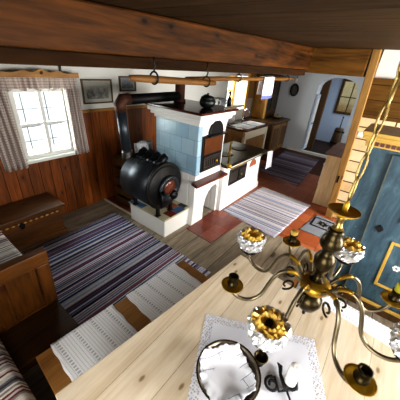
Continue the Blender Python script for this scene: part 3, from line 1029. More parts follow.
for k in range(3):
    pl0 = obj('plate', MB().lathe([(.05, 0), (.10, .008), (.125, .02), (.125, .024), (.001, .012)], 24, (5.49 + k * .08, 3.34, 1.035), (1, 0, .12)), M['ceramic'], None, loc=(5.49 + k * .08, 3.34, 1.0))
    tag(pl0, 'white plate standing upright in the chrome dish rack', 'plate', 'plates in the dish rack')

# ------------------------------------------------------------------ dresser
dz = thing('kitchen_dresser', 'tall brown kitchen dresser with glazed top against the far wall', 'dresser', (7.3, 3.0, 0))
obj('base_cabinet', MB().box((6.72, 2.62, .06), (7.88, 3.50, .88)).box((6.76, 2.66, 0), (7.84, 3.46, .06)), M['dark_wood'], dz, bevel=.005)
obj('worktop', MB().box((6.69, 2.57, .88), (7.92, 3.51, .92)), M['dark_wood'], dz, bevel=.006)
for x0, x1 in ((6.76, 7.28), (7.32, 7.84)):
    d0 = obj('door', MB().box((x0, 2.595, .10), (x1, 2.62, .85)), M['dresser_door'], dz, bevel=.004)
    obj('door_panel', MB().box((x0 + .09, 2.585, .20), (x1 - .09, 2.596, .75)), M['dark_wood'], d0, bevel=.004)
    kx = x1 - .05 if x0 < 7 else x0 + .05
    obj('knob', MB().lathe([(.008, 0), (.008, .015), (.018, .02), (.012, .035)], 12, (kx, 2.595, .5), (0, -1, 0)), M['brass'], d0)
HX0, HX1, HY0 = 7.12, 7.90, 3.10
mb = MB().box((HX0 + .03, 3.46, .92), (HX1 - .03, 3.5, 2.0)).box((HX1 - .03, HY0, .92), (HX1, 3.5, 2.0)).box((HX0, HY0, 1.97), (HX1, 3.5, 2.0)).box((HX0 + .03, HY0 + .05, 1.30), (HX1 - .03, 3.46, 1.32)).box((HX0 + .03, HY0 + .05, 1.62), (HX1 - .03, 3.46, 1.64)).box((HX0 + .03, HY0 + .05, .921), (HX1 - .03, 3.46, 1.12))
obj('hutch', mb, M['dark_wood'], dz)
obj('hutch_side', MB().box((HX0, HY0 + .03, .92), (HX0 + .03, 3.5, 1.97)), M['ochre_side'], dz, label='ochre wooden side of the upper part')
obj('hutch_post', MB().box((HX0 - .01, HY0 - .02, .92), (HX0 + .05, HY0 + .03, 1.97)), M['yellow_wood'], dz)
obj('hutch_cornice', MB().box((HX0 - .05, HY0 - .06, 2.0), (HX1 + .05, 3.5, 2.05)), M['dark_wood'], dz, bevel=.01)
for k in range(2):
    a = HX0 + .06 + k * .37
    b = a + .36
    mb = MB().box((a, HY0 - .01, 1.0), (a + .05, HY0 + .02, 1.96)).box((b - .05, HY0 - .01, 1.0), (b, HY0 + .02, 1.96)).box((a + .05, HY0 - .01, 1.0), (b - .05, HY0 + .02, 1.12)).box((a + .05, HY0 - .01, 1.88), (b - .05, HY0 + .02, 1.96)).box((a + .05, HY0 - .005, 1.48), (b - .05, HY0 + .015, 1.51))
    gd = obj('glass_door', mb, M['dark_wood'], dz, bevel=.003)
    obj('pane', MB().box((a + .05, HY0 + .003, 1.12), (b - .05, HY0 + .006, 1.88)), M['cab_glass'], gd)
for k, (xx, zb) in enumerate(((7.26, 1.12), (7.44, 1.12), (7.62, 1.12), (7.8, 1.12), (7.26, 1.32), (7.44, 1.32), (7.62, 1.32), (7.8, 1.32))):
    r = .075
    o = obj('china_plate', MB().lathe([(.03, 0), (r * .7, .006), (r, .016), (r, .02), (.001, .008)], 20, (xx, 3.36, zb + r), (0, -1, .2)), M['ceramic'], None, loc=(xx, 3.36, zb))
    low = zb < 1.2
    tag(o, 'white china plate on the %s shelf behind the dresser glass' % ('lower' if low else 'middle'), 'plate', 'plates on the %s dresser shelf' % ('lower' if low else 'middle'))
bw = thing('lidded_dish', 'small brown lidded dish on the dresser worktop', 'dish', (7.5, 2.84, .92))
obj('dish_body', MB().lathe([(.06, 0), (.10, .02), (.13, .06), (.125, .065), (.001, .06)], 24, (7.5, 2.84, .92)), plain('brown_glaze', '#3e2415', .25, 0, .5, .2), bw)
obj('lid', MB().lathe([(.125, .066), (.10, .09), (.04, .11), (.03, .13), (.001, .135)], 24, (7.5, 2.84, .92)), plain('buff_glaze', '#8a7a5c', .3, 0, .5, .15), bw)

# oval picture
op = thing('oval_picture', 'small oval dark-framed picture on the white far wall', 'picture', (XE - .01, 2.68, 1.71))
def oval(ry, rz, n=32):
    return [(2.68 + ry * cos(2 * pi * k / n), 1.71 + rz * sin(2 * pi * k / n)) for k in range(n)]
obj('frame', MB().prism(oval(.125, .17), 'x', XE - .035, XE - .001), M['black'], op, bevel=.008)
obj('image', MB().prism(oval(.085, .125), 'x', XE - .038, XE - .034), plain('dark_image', '#3a3632', .3, 0, .4, .5, 14), op)

# ------------------------------------------------------------------ butter churn in the passage
ch = thing('butter_churn', 'dark wooden butter churn on the passage floor below the far window', 'churn', (9.7, 1.45, .03))
cc = (9.7, 1.45, .03)
obj('staves', MB().lathe([(.17, 0), (.175, .02), (.13, .58), (.12, .6)], 24, cc), M['dark_wood'], ch)
for zz, rr in ((.1, .17), (.48, .142)):
    obj('hoop', MB().lathe([(rr, zz), (rr + .004, zz + .02), (rr - .006, zz + .045)], 24, cc, cap=False), M['iron'], ch)
obj('plunger', MB().tube([(9.7, 1.45, .6), (9.7, 1.45, .98)], .016).lathe([(.03, 0), (.02, .04)], 14, (9.7, 1.45, .97)), M['dark_wood'], ch)
obj('handle', MB().tube([(9.7, 1.33, .5), (9.7, 1.2, .55), (9.7, 1.12, .54)], .03), M['dark_wood'], ch)

# ------------------------------------------------------------------ low cabinet by the post, white chair
lc = thing('low_cabinet', 'low pale-wood cabinet with brown top standing behind the post', 'cabinet', (5.05, .6, 0))
obj('carcase', MB().box((4.72, .44, .0), (5.7, .76, .955)), M['pale_panel'], lc, bevel=.005)
obj('cabinet_top', MB().box((4.68, .40, .955), (5.76, .80, .985)), wood('purple_brown_top', '#6a4a42', '#957066', 'x', None, rough=.4), lc, bevel=.005)
wc = thing('kitchen_chair', 'white painted wooden chair behind the low pale cabinet', 'chair', (5.98, .77, 0))
for i, (xx, yy, h) in enumerate(((5.80, .62, .45), (6.16, .62, .45), (5.80, .92, .45), (6.16, .92, .45))):
    obj('leg', MB().box((xx - .02, yy - .02, 0), (xx + .02, yy + .02, h)), M['white_paint'], wc, bevel=.004)
obj('seat', MB().box((5.77, .59, .45), (6.19, .95, .485)), M['white_paint'], wc, bevel=.008)
mb = MB().box((6.15, .60, .485), (6.18, .64, .80)).box((6.15, .90, .485), (6.18, .94, .80)).box((6.15, .60, .72), (6.175, .94, .80)).box((6.155, .64, .58), (6.17, .90, .63))
obj('backrest', mb, M['white_paint'], wc, bevel=.004)
mb = MB().box((5.82, .61, .2), (6.14, .63, .23)).box((5.82, .91, .2), (6.14, .93, .23)).box((5.79, .64, .25), (5.81, .90, .28)).box((6.15, .64, .25), (6.17, .90, .28))
obj('stretcher', mb, M['white_paint'], wc)

# ------------------------------------------------------------------ painted wardrobe
WX, WY1, WY0 = 2.62, .10, -1.32
wd = thing('painted_wardrobe', 'large blue painted wardrobe with ochre mouldings beside the table', 'wardrobe', (2.85, -.6, 0))
obj('carcase', MB().box((WX, WY0, .10), (3.12, WY1, 1.64)), M['wardrobe'], wd, bevel=.006)
obj('plinth', MB().box((WX - .02, WY0 - .02, 0), (3.12, WY1 + .02, .085)), M['dark_wood'], wd, bevel=.006)
obj('base_moulding', MB().box((WX - .025, WY0 - .025, .085), (3.12, WY1 + .025, .115)), M['wardrobe_gold'], wd, bevel=.006)
mb = MB().box((WX - .02, WY0 - .02, 1.64), (3.12, WY1 + .02, 1.70)).box((WX - .05, WY0 - .05, 1.70), (3.12, WY1 + .05, 1.73)).box((WX - .06, WY0 - .06, 1.73), (3.12, WY1 + .06, 1.765))
cn = obj('cornice', mb, M['wardrobe_gold'], wd, bevel=.006)
mb = MB()
for k in range(36):
    y = WY1 - .01 - k * .04
    mb.box((WX - .026, y - .028, 1.655), (WX - .019, y, 1.685))
obj('carved_frieze', mb, M['mantel'], cn)
for (ya, yb, hand) in ((-.60, -.095, 1), (-1.12, -.615, -1)):
    dd = obj('door', MB().box((WX - .022, ya, .15), (WX + .001, yb, 1.61)), M['wardrobe'], wd, bevel=.004)
    ye, yo = (yb, yb) if hand == 1 else (ya, ya)
    a, b = (yb - .215, yb - .245)
    for (z0, z1) in ((.35, .86), (1.05, 1.5)):
        yin0, yin1 = ya + .05, yb - .225 if hand == 1 else yb - .05
        if hand == -1:
            yin0 = ya + .205
        mb = MB().box((WX - .036, yin0, z0), (WX - .02, yin0 + .026, z1)).box((WX - .036, yin1 - .026, z0), (WX - .02, yin1, z1))
        mb.box((WX - .036, yin0 + .026, z0), (WX - .02, yin1 - .026, z0 + .026)).box((WX - .036, yin0 + .026, z1 - .026), (WX - .02, yin1 - .026, z1))
        fm = obj('panel_moulding', mb, M['wardrobe_gold_v'], dd, bevel=.004)
        # painted flower in the panel
        fy, fz = (yin0 + yin1) / 2, (z0 + z1) / 2
        mb = MB()
        for q in range(6):
            aa = 2 * pi * q / 6
            c0 = (fy + .021 * cos(aa), fz + .021 * sin(aa))
            mb.prism([(c0[0] + .012 * cos(2 * pi * j / 8), c0[1] + .012 * sin(2 * pi * j / 8)) for j in range(8)], 'x', WX - .0255, WX - .0215)
        obj('painted_flower', mb, M['ceramic'], dd)
obj('door_edge', MB().box((WX - .028, -.106, .15), (WX - .02, -.096, 1.61)), M['worn_edge'], wd)
kh = []
for j in range(16):
    aa = 2 * pi * j / 16
    r = .026 * (1 + .25 * (1 if j % 4 == 0 else (-.3 if j % 2 else 0)))
    kh.append((-.20 + r * cos(aa), .94 + 1.25 * r * sin(aa)))
obj('keyhole_plate', MB().prism(kh, 'x', WX - .034, WX - .021), M['black'], wd)

def rack(o, k, z0):
    for c in [o] + list(o.children_recursive):
        if c.type == 'MESH':
            for v in c.data.vertices:
                v.co.y += k * (v.co.z - z0)
rack(wd, .06, 1.07)       # old furniture racked a little out of square

# ------------------------------------------------------------------ storage chest
cs = thing('storage_chest', 'old brown wooden chest with inlay and black lock by the wall', 'chest', (.75, 3.28, 0))
obj('chest_body', MB().box((.26, 3.08, .04), (1.20, 3.47, .40)).box((.24, 3.06, .0), (1.22, 3.49, .06)), M['chest'], cs, bevel=.006)
cl = obj('lid', MB().box((.23, 3.04, .40), (1.24, 3.50, .445)), M['chest'], cs, bevel=.008)
for k in range(14):
    x = .32 + k * .062
    obj('inlay_diamond', MB().prism([(x, .348), (x + .02, .362), (x + .04, .348), (x + .02, .336)], 'y', 3.076, 3.081), M['yellow_wood'], cs)
mb = MB().prism([(.735 + .03 * cos(2 * pi * j / 14), .33 + .042 * sin(2 * pi * j / 14) * (1.25 if sin(2 * pi * j / 14) < 0 else .8)) for j in range(14)], 'y', 3.07, 3.081)
obj('lock_plate', mb, M['black'], cs)
mb = MB()
for k in range(7):
    a = radians(25 + k * 22)
    mb.box((.73 + .10 * cos(a) - .02, 3.27 + .09 * sin(a) - .012, .444), (.73 + .10 * cos(a) + .02, 3.27 + .09 * sin(a) + .012, .4465))
obj('worn_lid_motif', mb, M['dark_wood'], cl)

# ------------------------------------------------------------------ window dressing
pm = thing('curtain_pelmet', 'carved wooden pelmet board above the room window', 'pelmet', (1.45, 3.47, 1.93))
n = 60
top = []
for i in range(n + 1):
    u = i / n
    x = .92 + u * (1.86 - .92)
    d = abs(x - 1.42)
    z = 1.945 + .030 * math.exp(-(d / .07) ** 2) + .018 * math.exp(-((d - .17) / .06) ** 2) + .006 * cos(d * 30)
    top.append((x, z))
obj('board', MB().prism([(.92, 1.89), (1.86, 1.89)] + top[::-1], 'y', 3.375, 3.40), M['pelmet'], pm, bevel=.003)
obj('pelmet_top', MB().box((.92, 3.40, 1.915), (1.86, 3.515, 1.935)), M['pelmet'], pm)
obj('rosette', MB().lathe([(.018, 0), (.016, .008), (.004, .012)], 14, (1.42, 3.375, 1.94), (0, -1, 0)), M['dark_wood'], pm)
mb = MB()
mb.grid(lambda u, v: (1.02 + .83 * u + .004 * sin(u * 90), 3.41 + (.012 + .012 * v) * sin(u * 70 + 1.2 * sin(u * 21)), 1.912 - v * (.15 + .012 * sin(u * 33))), 150, 6)
tag(obj('valance', mb, M['curtain'], None, solid=.004, loc=(1.42, 3.41, 1.93)), 'short gathered checked fabric valance under the carved pelmet', 'valance')
def curtain(x0, x1, xb0, xb1, zb, lab, seed):
    mb = MB()
    def f(u, v):
        a = x0 + (x1 - x0) * u
        b = xb0 + (xb1 - xb0) * u
        return (a + (b - a) * v, 3.46 + .028 * sin(u * 26 + seed + .8 * v) + .012 * sin(u * 51 + seed), 1.912 - v * (1.912 - zb))
    mb.grid(f, 60, 14)
    tag(obj('curtain', mb, M['curtain'], None, solid=.004, loc=((x0 + x1) / 2, 3.46, 1.93)), lab, 'curtain')
curtain(.80, 1.05, .84, 1.09, .86, 'checked curtain hanging at the chest side of the room window', .3)
curtain(1.69, 1.87, 1.70, 1.90, .90, 'checked curtain hanging between the room window and framed pictures', 2.1)

# ------------------------------------------------------------------ pictures on the window wall
def picture(x0, x1, z0, z1, lab, mat, mount):
    cxx, czz = (x0 + x1) / 2, (z0 + z1) / 2
    p = thing('framed_picture', lab, 'picture', (cxx, YW - .01, czz))
    w = .018
    mb = MB().box((x0, YW - .03, z0), (x0 + w, YW - .001, z1)).box((x1 - w, YW - .03, z0), (x1, YW - .001, z1)).box((x0 + w, YW - .03, z0), (x1 - w, YW - .001, z0 + w)).box((x0 + w, YW - .03, z1 - w), (x1 - w, YW - .001, z1))
    obj('frame', mb, M['dark_wood'], p, bevel=.003)
    obj('mount', MB().box((x0 + w, YW - .012, z0 + w), (x1 - w, YW - .008, z1 - w)), mount, p)
    e = .045 if x1 - x0 > .4 else .03
    obj('print', MB().box((x0 + w + e, YW - .015, z0 + w + e), (x1 - w - e, YW - .0118, z1 - w - e)), mat, p)
picture(1.96, 2.43, 1.55, 1.87, 'larger framed grey landscape print on the white wall, nearer the window',
        mat_photo('landscape_print', 3.0, '#8b8a82', '#3d3c38', '#a9a79c'), plain('grey_mount', '#a3a296', .8))
picture(2.57, 2.88, 1.70, 1.915, 'smaller dark-framed photograph on the white wall above the stovepipe elbow',
        mat_photo('dark_photo', 8.0, '#6a7078', '#15171a', '#8a9098'), plain('pale_mount', '#8f9290', .8))
tag(obj('hanging_strap', MB().box((1.70, YW - .03, 1.93), (1.72, YW - .003, 2.06)), M['iron'], None, loc=(1.71, YW - .01, 1.96)), 'short dark iron strap on the wall above the window pelmet', 'strap')

# ------------------------------------------------------------------ hanging poles under the beam
def hanging_pole(name, x0, x1, y, z, r, label, rings, tilt):
    p = thing(name, label, 'pole', ((x0 + x1) / 2, y, z))
    pts = []
    rs = []
    for k in range(13):
        u = k / 12
        pts.append((x0 + (x1 - x0) * u, y, z + tilt * (u - .5)))
        rs.append(r * (.72 + .28 * min(1, min(u, 1 - u) * 9)))
    obj('rod', MB().tube(pts, rs, 12), M['pole'], p)
    for xr in rings:
        zr = z + tilt * ((xr - x0) / (x1 - x0) - .5)
        rg = obj('ring', MB().tube([(xr, y + (r + .014) * cos(2 * pi * k / 20), zr + .008 + (r + .014) * sin(2 * pi * k / 20)) for k in range(20)], .0055, 8, closed=True), M['iron'], p)
        obj('hook', MB().tube([(xr, y, zr + r + .025), (xr + .012, y, zr + r + .05), (xr, y, zr + r + .07), (xr, y, 2.17)], .0055, 8), M['iron'], rg)
    return p
hanging_pole('hanging_pole', 1.03, 1.90, 1.31, 2.040, .022, 'shorter thick wooden pole hung by an iron ring under the beam', (1.22, 1.78), -.03)
hanging_pole('hanging_pole', 1.72, 4.20, 1.47, 2.055, .020, 'long thin wooden pole under the beam with a towel over its end', (2.56, 3.95), .02)
mb = MB()
def towel(u, v):
    a = v * 2 - 1
    s = 1 if a > 0 else -1
    y = 1.47 + s * (.034 + .004 * sin(u * 9))
    z = 2.083 - max(0, abs(a) - .06) * .27 * (1 if s < 0 else .8)
    if abs(a) <= .06:
        y = 1.47 + a / .06 * .034
        z = 2.085
    return (3.13 + .30 * u + .02 * abs(a) * (u - .3), y + .006 * sin(u * 15), z - .004 * sin(u * 5))
mb.grid(towel, 18, 26)
tag(obj('hanging_towel', mb, M['towel'], None, solid=.004, loc=(3.32, 1.47, 2.02)), 'white hand towel with a blue hem hanging over the long pole', 'towel')

# ------------------------------------------------------------------ daybed and corner bench at the left
def pad(x0, x1, y0, y1, z0, z1, mat, label, name='seat_cushion'):
    mb = MB()
    cx_, cy_ = (x0 + x1) / 2, (y0 + y1) / 2
    def f(u, v):
        x, y = x0 + (x1 - x0) * u, y0 + (y1 - y0) * v
        e = min(u * (x1 - x0), (1 - u) * (x1 - x0), v * (y1 - y0), (1 - v) * (y1 - y0))
        k = min(1, e / .05)
        return (x, y, z0 + (z1 - z0) * sqrt(max(0, 1 - (1 - k) ** 2)) + .004 * mnoise.noise((x * 8, y * 8, 0)))
    mb.grid(f, 30, 50)
    mb.grid(lambda u, v: (x0 + (x1 - x0) * u, y0 + (y1 - y0) * v, z0), 2, 2)
    return tag(obj(name, mb, mat, None, loc=(cx_, cy_, z0)), label, 'cushion')

db = thing('wooden_daybed', 'wooden daybed along the left wall with a tall panelled end', 'daybed', (-.1, 2.4, 0))
obj('bed_frame', MB().box((-.66, 1.74, .30), (.50, 3.02, .42)), M['settle_x'], db, bevel=.006)
for xx, yy in ((-.60, 2.94), (.43, 2.94)):
    obj('leg', MB().box((xx - .035, yy - .035, 0), (xx + .035, yy + .035, .30)), M['settle'], db, bevel=.005)
# panelled end board, leaning a little
Ms = Matrix.Translation((0, 1.70, 0)) @ Matrix.Rotation(radians(4), 4, 'X')
pe = obj('end_panel', MB().box((-.60, -.012, .12), (.44, .010, .86), Ms), M['settle'], db)
obj('top_rail', MB().box((-.66, -.03, .84), (.475, .03, .955), Ms), M['settle_x'], db, bevel=.008)
obj('bottom_rail', MB().box((-.66, -.028, .30), (.44, .028, .44), Ms), M['settle_x'], db, bevel=.006)
obj('stile', MB().box((.385, -.03, .0), (.475, .03, .842), Ms), M['settle'], db, bevel=.008)
obj('stile', MB().box((-.66, -.03, .0), (-.56, .03, .842), Ms), M['settle'], db, bevel=.008)
obj('stile', MB().box((.115, -.024, .44), (.20, .022, .842), Ms), M['settle'], db, bevel=.006)
pad(-.66, .505, 1.77, 3.03, .42, .55, M['cushion'], 'striped grey-blue mattress on the daybed beside the chest')

cb = thing('corner_bench', 'dark wooden corner bench in front of the panelled daybed end', 'bench', (-.2, 1.0, 0))
obj('seat', MB().box((-.64, 1.30, .405), (.46, 1.625, .445)), M['settle_shaded'], cb, bevel=.006)
obj('side_seat', MB().box((-.64, -.6, .405), (.02, 1.30, .445)), M['settle'], cb, bevel=.006)
obj('seat_apron', MB().box((-.6, 1.34, .32), (.42, 1.365, .405)), M['settle_x'], cb)
for xx, yy in ((.40, 1.38), (.40, 1.585), (-.04, -.5), (-.04, 1.25), (-.58, -.5)):
    obj('leg', MB().box((xx - .03, yy - .03, 0), (xx + .03, yy + .03, .405)), M['settle'], cb, bevel=.004)
pad(-.62, .07, -.58, 1.60, .445, .52, M['cushion'], 'striped grey-red cushion on the corner bench at the table end')

# ------------------------------------------------------------------ table, benches, runners
TA = radians(-6.0)
TR = Matrix.Translation((1.585, .665, 0)) @ Matrix.Rotation(TA, 4, 'Z')   # origin at the far right corner; -X along table, -Y toward viewer
TL, TW = 1.475, 1.25
def tw_(x, y, z):
    return TR @ Vector((x, y, z))
tb = thing('dining_table', 'long pale scrubbed-pine dining table in the foreground', 'table', TR @ Vector((-TL / 2, -TW / 2, 0)))
tb.rotation_euler = (0, 0, 0)
tt = obj('tabletop', MB().box((-TL, -TW, .725), (0, 0, .76), TR), M['table'], tb, bevel=.005)
mb = MB().box((-TL + .1, -TW + .1, .62), (-.1, -TW + .125, .725), TR).box((-TL + .1, -.125, .62), (-.1, -.10, .725), TR).box((-TL + .1, -TW + .125, .62), (-TL + .125, -.125, .725), TR).box((-.125, -TW + .125, .62), (-.10, -.125, .725), TR)
obj('apron', mb, M['table_leg'], tb)
for xx in (-TL + .1, -.17):
    for yy in (-TW + .1, -.17):
        obj('leg', MB().box((xx, yy, 0), (xx + .07, yy + .07, .62), TR), M['table_leg'], tb, bevel=.004)

BR = Matrix.Translation((.165, 1.285, 0)) @ Matrix.Rotation(radians(-4.0), 4, 'Z')
def make_bench(Mx, L, D, label, nm='bench'):
    b = thing(nm, label, 'bench', Mx @ Vector((L / 2, -D / 2, 0)))
    obj('seat', MB().box((0, -D, .425), (L, 0, .465), Mx), M['bench'], b, bevel=.005)
    mb_ = MB().box((.1, -D / 2 - .015, .16), (L - .1, -D / 2 + .015, .22), Mx)
    obj('stretcher', mb_, M['bench'], b)
    for xx in (.08, L - .12):
        obj('leg', MB().prism([(-D + .02, .009), (-D + .09, .009), (-D / 2, .09), (-.09, .009), (-.02, .009), (-.04, .425), (-D + .04, .425)], 'x', xx, xx + .04, Mx), M['bench'], b, bevel=.004)
    return b
make_bench(BR, 1.30, .36, 'brown wooden bench along the far long side of the table')
def runner(Mx, x0, x1, D, label, hang=.05, z=.467):
    mb_ = MB()
    def f(u, v):
        x = x0 + (x1 - x0) * u
        s = -.01 - hang + v * (D + 2 * hang + .02)
        y, zz = -s, z + .004
        if s < 0:
            y, zz = .008, z + .004 + s
        if s > D:
            y, zz = -D - .008, z + .004 - (s - D)
        return Mx @ Vector((x + .003 * sin(v * 20), y, zz))
    mb_.grid(f, 24, 40)
    c = Mx @ Vector(((x0 + x1) / 2, -D / 2, z))
    return tag(obj('bench_runner', mb_, M['runner'], None, solid=.003, loc=c), label, 'runner', 'woven bench runners')
runner(BR, .09, .54, .36, 'white woven runner on the bench, nearer the corner seat')
runner(BR, .66, 1.20, .36, 'white woven runner on the bench, nearer the furnace')
BR2 = Matrix.Translation((2.00, .25, 0)) @ Matrix.Rotation(radians(-94.0), 4, 'Z')
make_bench(BR2, 1.3, .36, 'brown wooden bench between table end and blue wardrobe')
runner(BR2, .05, 1.2, .36, 'white woven runner on the bench beside the blue wardrobe', .04)

# ------------------------------------------------------------------ lace tablecloth
CA = atan2(-.42, -.905)
ux, uy = Vector((.43, -.90, 0)).normalized(), Vector((-.90, -.43, 0)).normalized()
c0 = Vector((.925, .535, .7615))
CL, CW = .65, .80
lc_ = thing('tablecloth', 'white lace-edged cloth lying diagonally on the pine table', 'tablecloth', c0 + ux * CL / 2 + uy * CW / 2)
ins = .048
def cp(a, b, z=0.0):
    p = c0 + ux * a + uy * b
    return (p.x, p.y, p.z + z)
mb = MB().grid(lambda u, v: cp(ins + (CL - 2 * ins) * u, ins + (CW - 2 * ins) * v, .0022 + .0012 * mnoise.noise((u * 5, v * 5, 3))), 24, 28, smooth=False)
obj('linen_centre', mb, M['linen'], lc_, solid=.0015)
mb = MB()
def scal(a):
    return .006 * abs(sin(a * 95))
rings = []
NB = 60
peri = []
for (sx, sy, ex, ey) in ((0, 0, CL, 0), (CL, 0, CL, CW), (CL, CW, 0, CW), (0, CW, 0, 0)):
    for k in range(NB):
        u = k / NB
        peri.append((sx + (ex - sx) * u, sy + (ey - sy) * u))
def inner(a, b):
    return (min(max(a, ins), CL - ins), min(max(b, ins), CW - ins))
vsl = []
fl = []
N4 = len(peri)
for i, (a, b) in enumerate(peri):
    k = scal(i / NB)
    dx = (-k if a <= 0 else (k if a >= CL else 0))
    dy = (-k if b <= 0 else (k if b >= CW else 0))
    ia, ib = inner(a, b)
    vsl.append(Vector(cp(a + dx, b + dy, .0016)))
    vsl.append(Vector(cp(ia, ib, .0024)))
for i in range(N4):
    j = (i + 1) % N4
    fl.append((2 * i, 2 * j, 2 * j + 1, 2 * i + 1))
mb._add(vsl, fl)
obj('lace_border', mb, M['lace'], lc_, label='openwork lace border')

# ------------------------------------------------------------------ bowl with cloth
bo = Vector((.685, .235, .7655))
bl = thing('metal_bowl', 'round brownish metal bowl lined with a white cloth', 'bowl', bo)
obj('bowl_wall', MB().lathe([(.085, 0), (.10, .004), (.135, .035), (.152, .075), (.156, .078), (.152, .082), (.146, .077), (.128, .04), (.095, .012), (.001, .010)], 44, bo), M['pewter'], bl)
obj('rim', MB().tube([(bo.x + .155 * cos(2 * pi * k / 44), bo.y + .155 * sin(2 * pi * k / 44), bo.z + .080) for k in range(44)], .0045, 8, closed=True), M['brass_dark'], bl)
mb = MB()
def napkin(u, v):
    a = 2 * pi * u
    sq = 1 / max(abs(cos(a - .9)), abs(sin(a - .9)))          # squarish cloth
    R = .124 + .024 * (sq - 1) / .414 + .0060 * abs(sin(a * 14)) + .012 * mnoise.noise((cos(a) * 1.6, sin(a) * 1.6, 3.3))
    ox, oy = -.012 * v, .008 * v
    r = R * v
    z = .024 + .055 * (min(r, .15) / .15) ** 2.2
    fold = .016 * mnoise.noise((r * cos(a) * 14 + 2, r * sin(a) * 14, 1.7)) * min(1, v * 1.6)
    edge = .008 * sin(a * 11 + 1.5 * sin(a * 3)) * max(0, v - .75) * 4
    return (bo.x + ox + r * cos(a), bo.y + oy + r * sin(a), bo.z + z + fold + edge + .016)
mb.grid(napkin, 132, 22)
bmesh.ops.remove_doubles(mb.bm, verts=mb.bm.verts, dist=.0004)
tag(obj('bowl_cloth', mb, M['embroid'], None, solid=.002, loc=(bo.x, bo.y, bo.z + .012)), 'white embroidered cloth with scalloped edge tucked in the metal bowl', 'cloth')

# ------------------------------------------------------------------ iron candle holder and candle
hz = .7665
hb = Vector((.845, -.005, hz))
hd = thing('iron_candle_holder', 'black wrought-iron candle holder with curled leaf arms on the cloth', 'candle holder', hb)
def P3(a, b, z):      # a: toward photo-right (table-right/near), b: away from the viewer
    r = Vector((.58, -.81, 0))
    f = Vector((.81, .58, 0))
    return hb + r * a + f * b + Vector((0, 0, z))
spi = []
for k in range(26):
    th = radians(200 - k * 20)
    rr = .012 + .0011 * k
    spi.append(P3(-.062 + rr * cos(th), .000 + rr * sin(th), .010))
spi += [P3(-.035, -.030, .010), P3(.0, -.022, .011), P3(.03, -.018, .011)]
obj('scroll', MB().tube(spi, .0065, 10), M['black'], hd)
obj('leaf_arm', MB().tube([P3(.03, -.018, .011), P3(.055, -.010, .012), P3(.062, .02, .012), P3(.055, .04, .013)], [.009, .012, .011, .003], 10), M['black'], hd)
obj('leaf_arm', MB().tube([P3(.0, -.022, .011), P3(-.005, .02, .013), P3(-.008, .05, .014), P3(.0, .085, .016), P3(-.012, .105, .018)], [.008, .010, .009, .012, .003], 10), M['black'], hd)
obj('leaf_arm', MB().tube([P3(.005, -.02, .010), P3(.012, -.06, .009), P3(.018, -.10, .008)], [.006, .005, .003], 10), M['black'], hd)
obj('drip_cup', MB().lathe([(.02, 0), (.026, .004), (.028, .012), (.001, .010)], 20, P3(.028, .012, .012)), M['black'], hd)
tag(obj('candle', MB().lathe([(.026, 0), (.028, .004), (.028, .12), (.024, .13), (.006, .132), (.001, .13)], 24, P3(.028, .012, .0245)), M['candle'], None, loc=P3(.028, .012, .0245)),
    'short thick white candle standing in the iron holder', 'candle')

# small bronze cup
cu = Vector((.868, .142, .7655))
cup = thing('bronze_cup', 'small dark bronze cup on the cloth beside the metal bowl', 'cup', cu)
obj('cup_body', MB().lathe([(.020, 0), (.022, .004), (.012, .012), (.026, .024), (.034, .045), (.035, .06), (.031, .06), (.022, .03), (.001, .026)], 26, cu), M['brass_dark'], cup)
obj('cup_ring', MB().tube([(cu.x + .035 * cos(2 * pi * k / 26), cu.y + .035 * sin(2 * pi * k / 26), cu.z + .058) for k in range(26)], .0025, 8, closed=True), M['brass'], cup)

# ------------------------------------------------------------------ chandelier
AX = Vector((.925, .04, 0))
cd = thing('brass_chandelier', 'many-armed brass chandelier hanging on a chain over the table', 'chandelier', (AX.x, AX.y, 1.25))
def L(prof, mat, name, **k):
    return obj(name, MB().lathe([(r, z) for r, z in prof], 30, (AX.x, AX.y, 0)), mat, cd, **k)
L([(.002, 1.195), (.008, 1.205), (.006, 1.225), (.018, 1.235), (.040, 1.255), (.052, 1.285), (.050, 1.31), (.036, 1.33), (.026, 1.34)], M['brass_dark'], 'bottom_bulb')
L([(.026, 1.34), (.046, 1.352), (.060, 1.37), (.064, 1.385), (.056, 1.402), (.030, 1.412)], M['gold'], 'arm_plate')
L([(.030, 1.412), (.018, 1.43), (.016, 1.455), (.024, 1.465), (.036, 1.49), (.040, 1.52), (.030, 1.545), (.018, 1.56), (.024, 1.567)], M['brass_dark'], 'lower_vase')
L([(.024, 1.567), (.036, 1.58), (.042, 1.60), (.036, 1.625), (.024, 1.645), (.030, 1.655), (.022, 1.665)], M['brass_dark'], 'upper_vase')
L([(.022, 1.665), (.013, 1.68), (.012, 1.705), (.020, 1.715), (.014, 1.722)], M['brass'], 'neck')
L([(.014, 1.722), (.038, 1.728), (.050, 1.738), (.053, 1.742), (.047, 1.737), (.03, 1.733), (.010, 1.735), (.009, 1.765), (.004, 1.78)], M['dish_gold'], 'top_dish')
arm_prof = [(.056, 1.385), (.085, 1.425), (.115, 1.443), (.148, 1.437), (.175, 1.405), (.192, 1.355), (.208, 1.305), (.235, 1.272), (.27, 1.262), (.305, 1.272), (.332, 1.298), (.340, 1.33)]
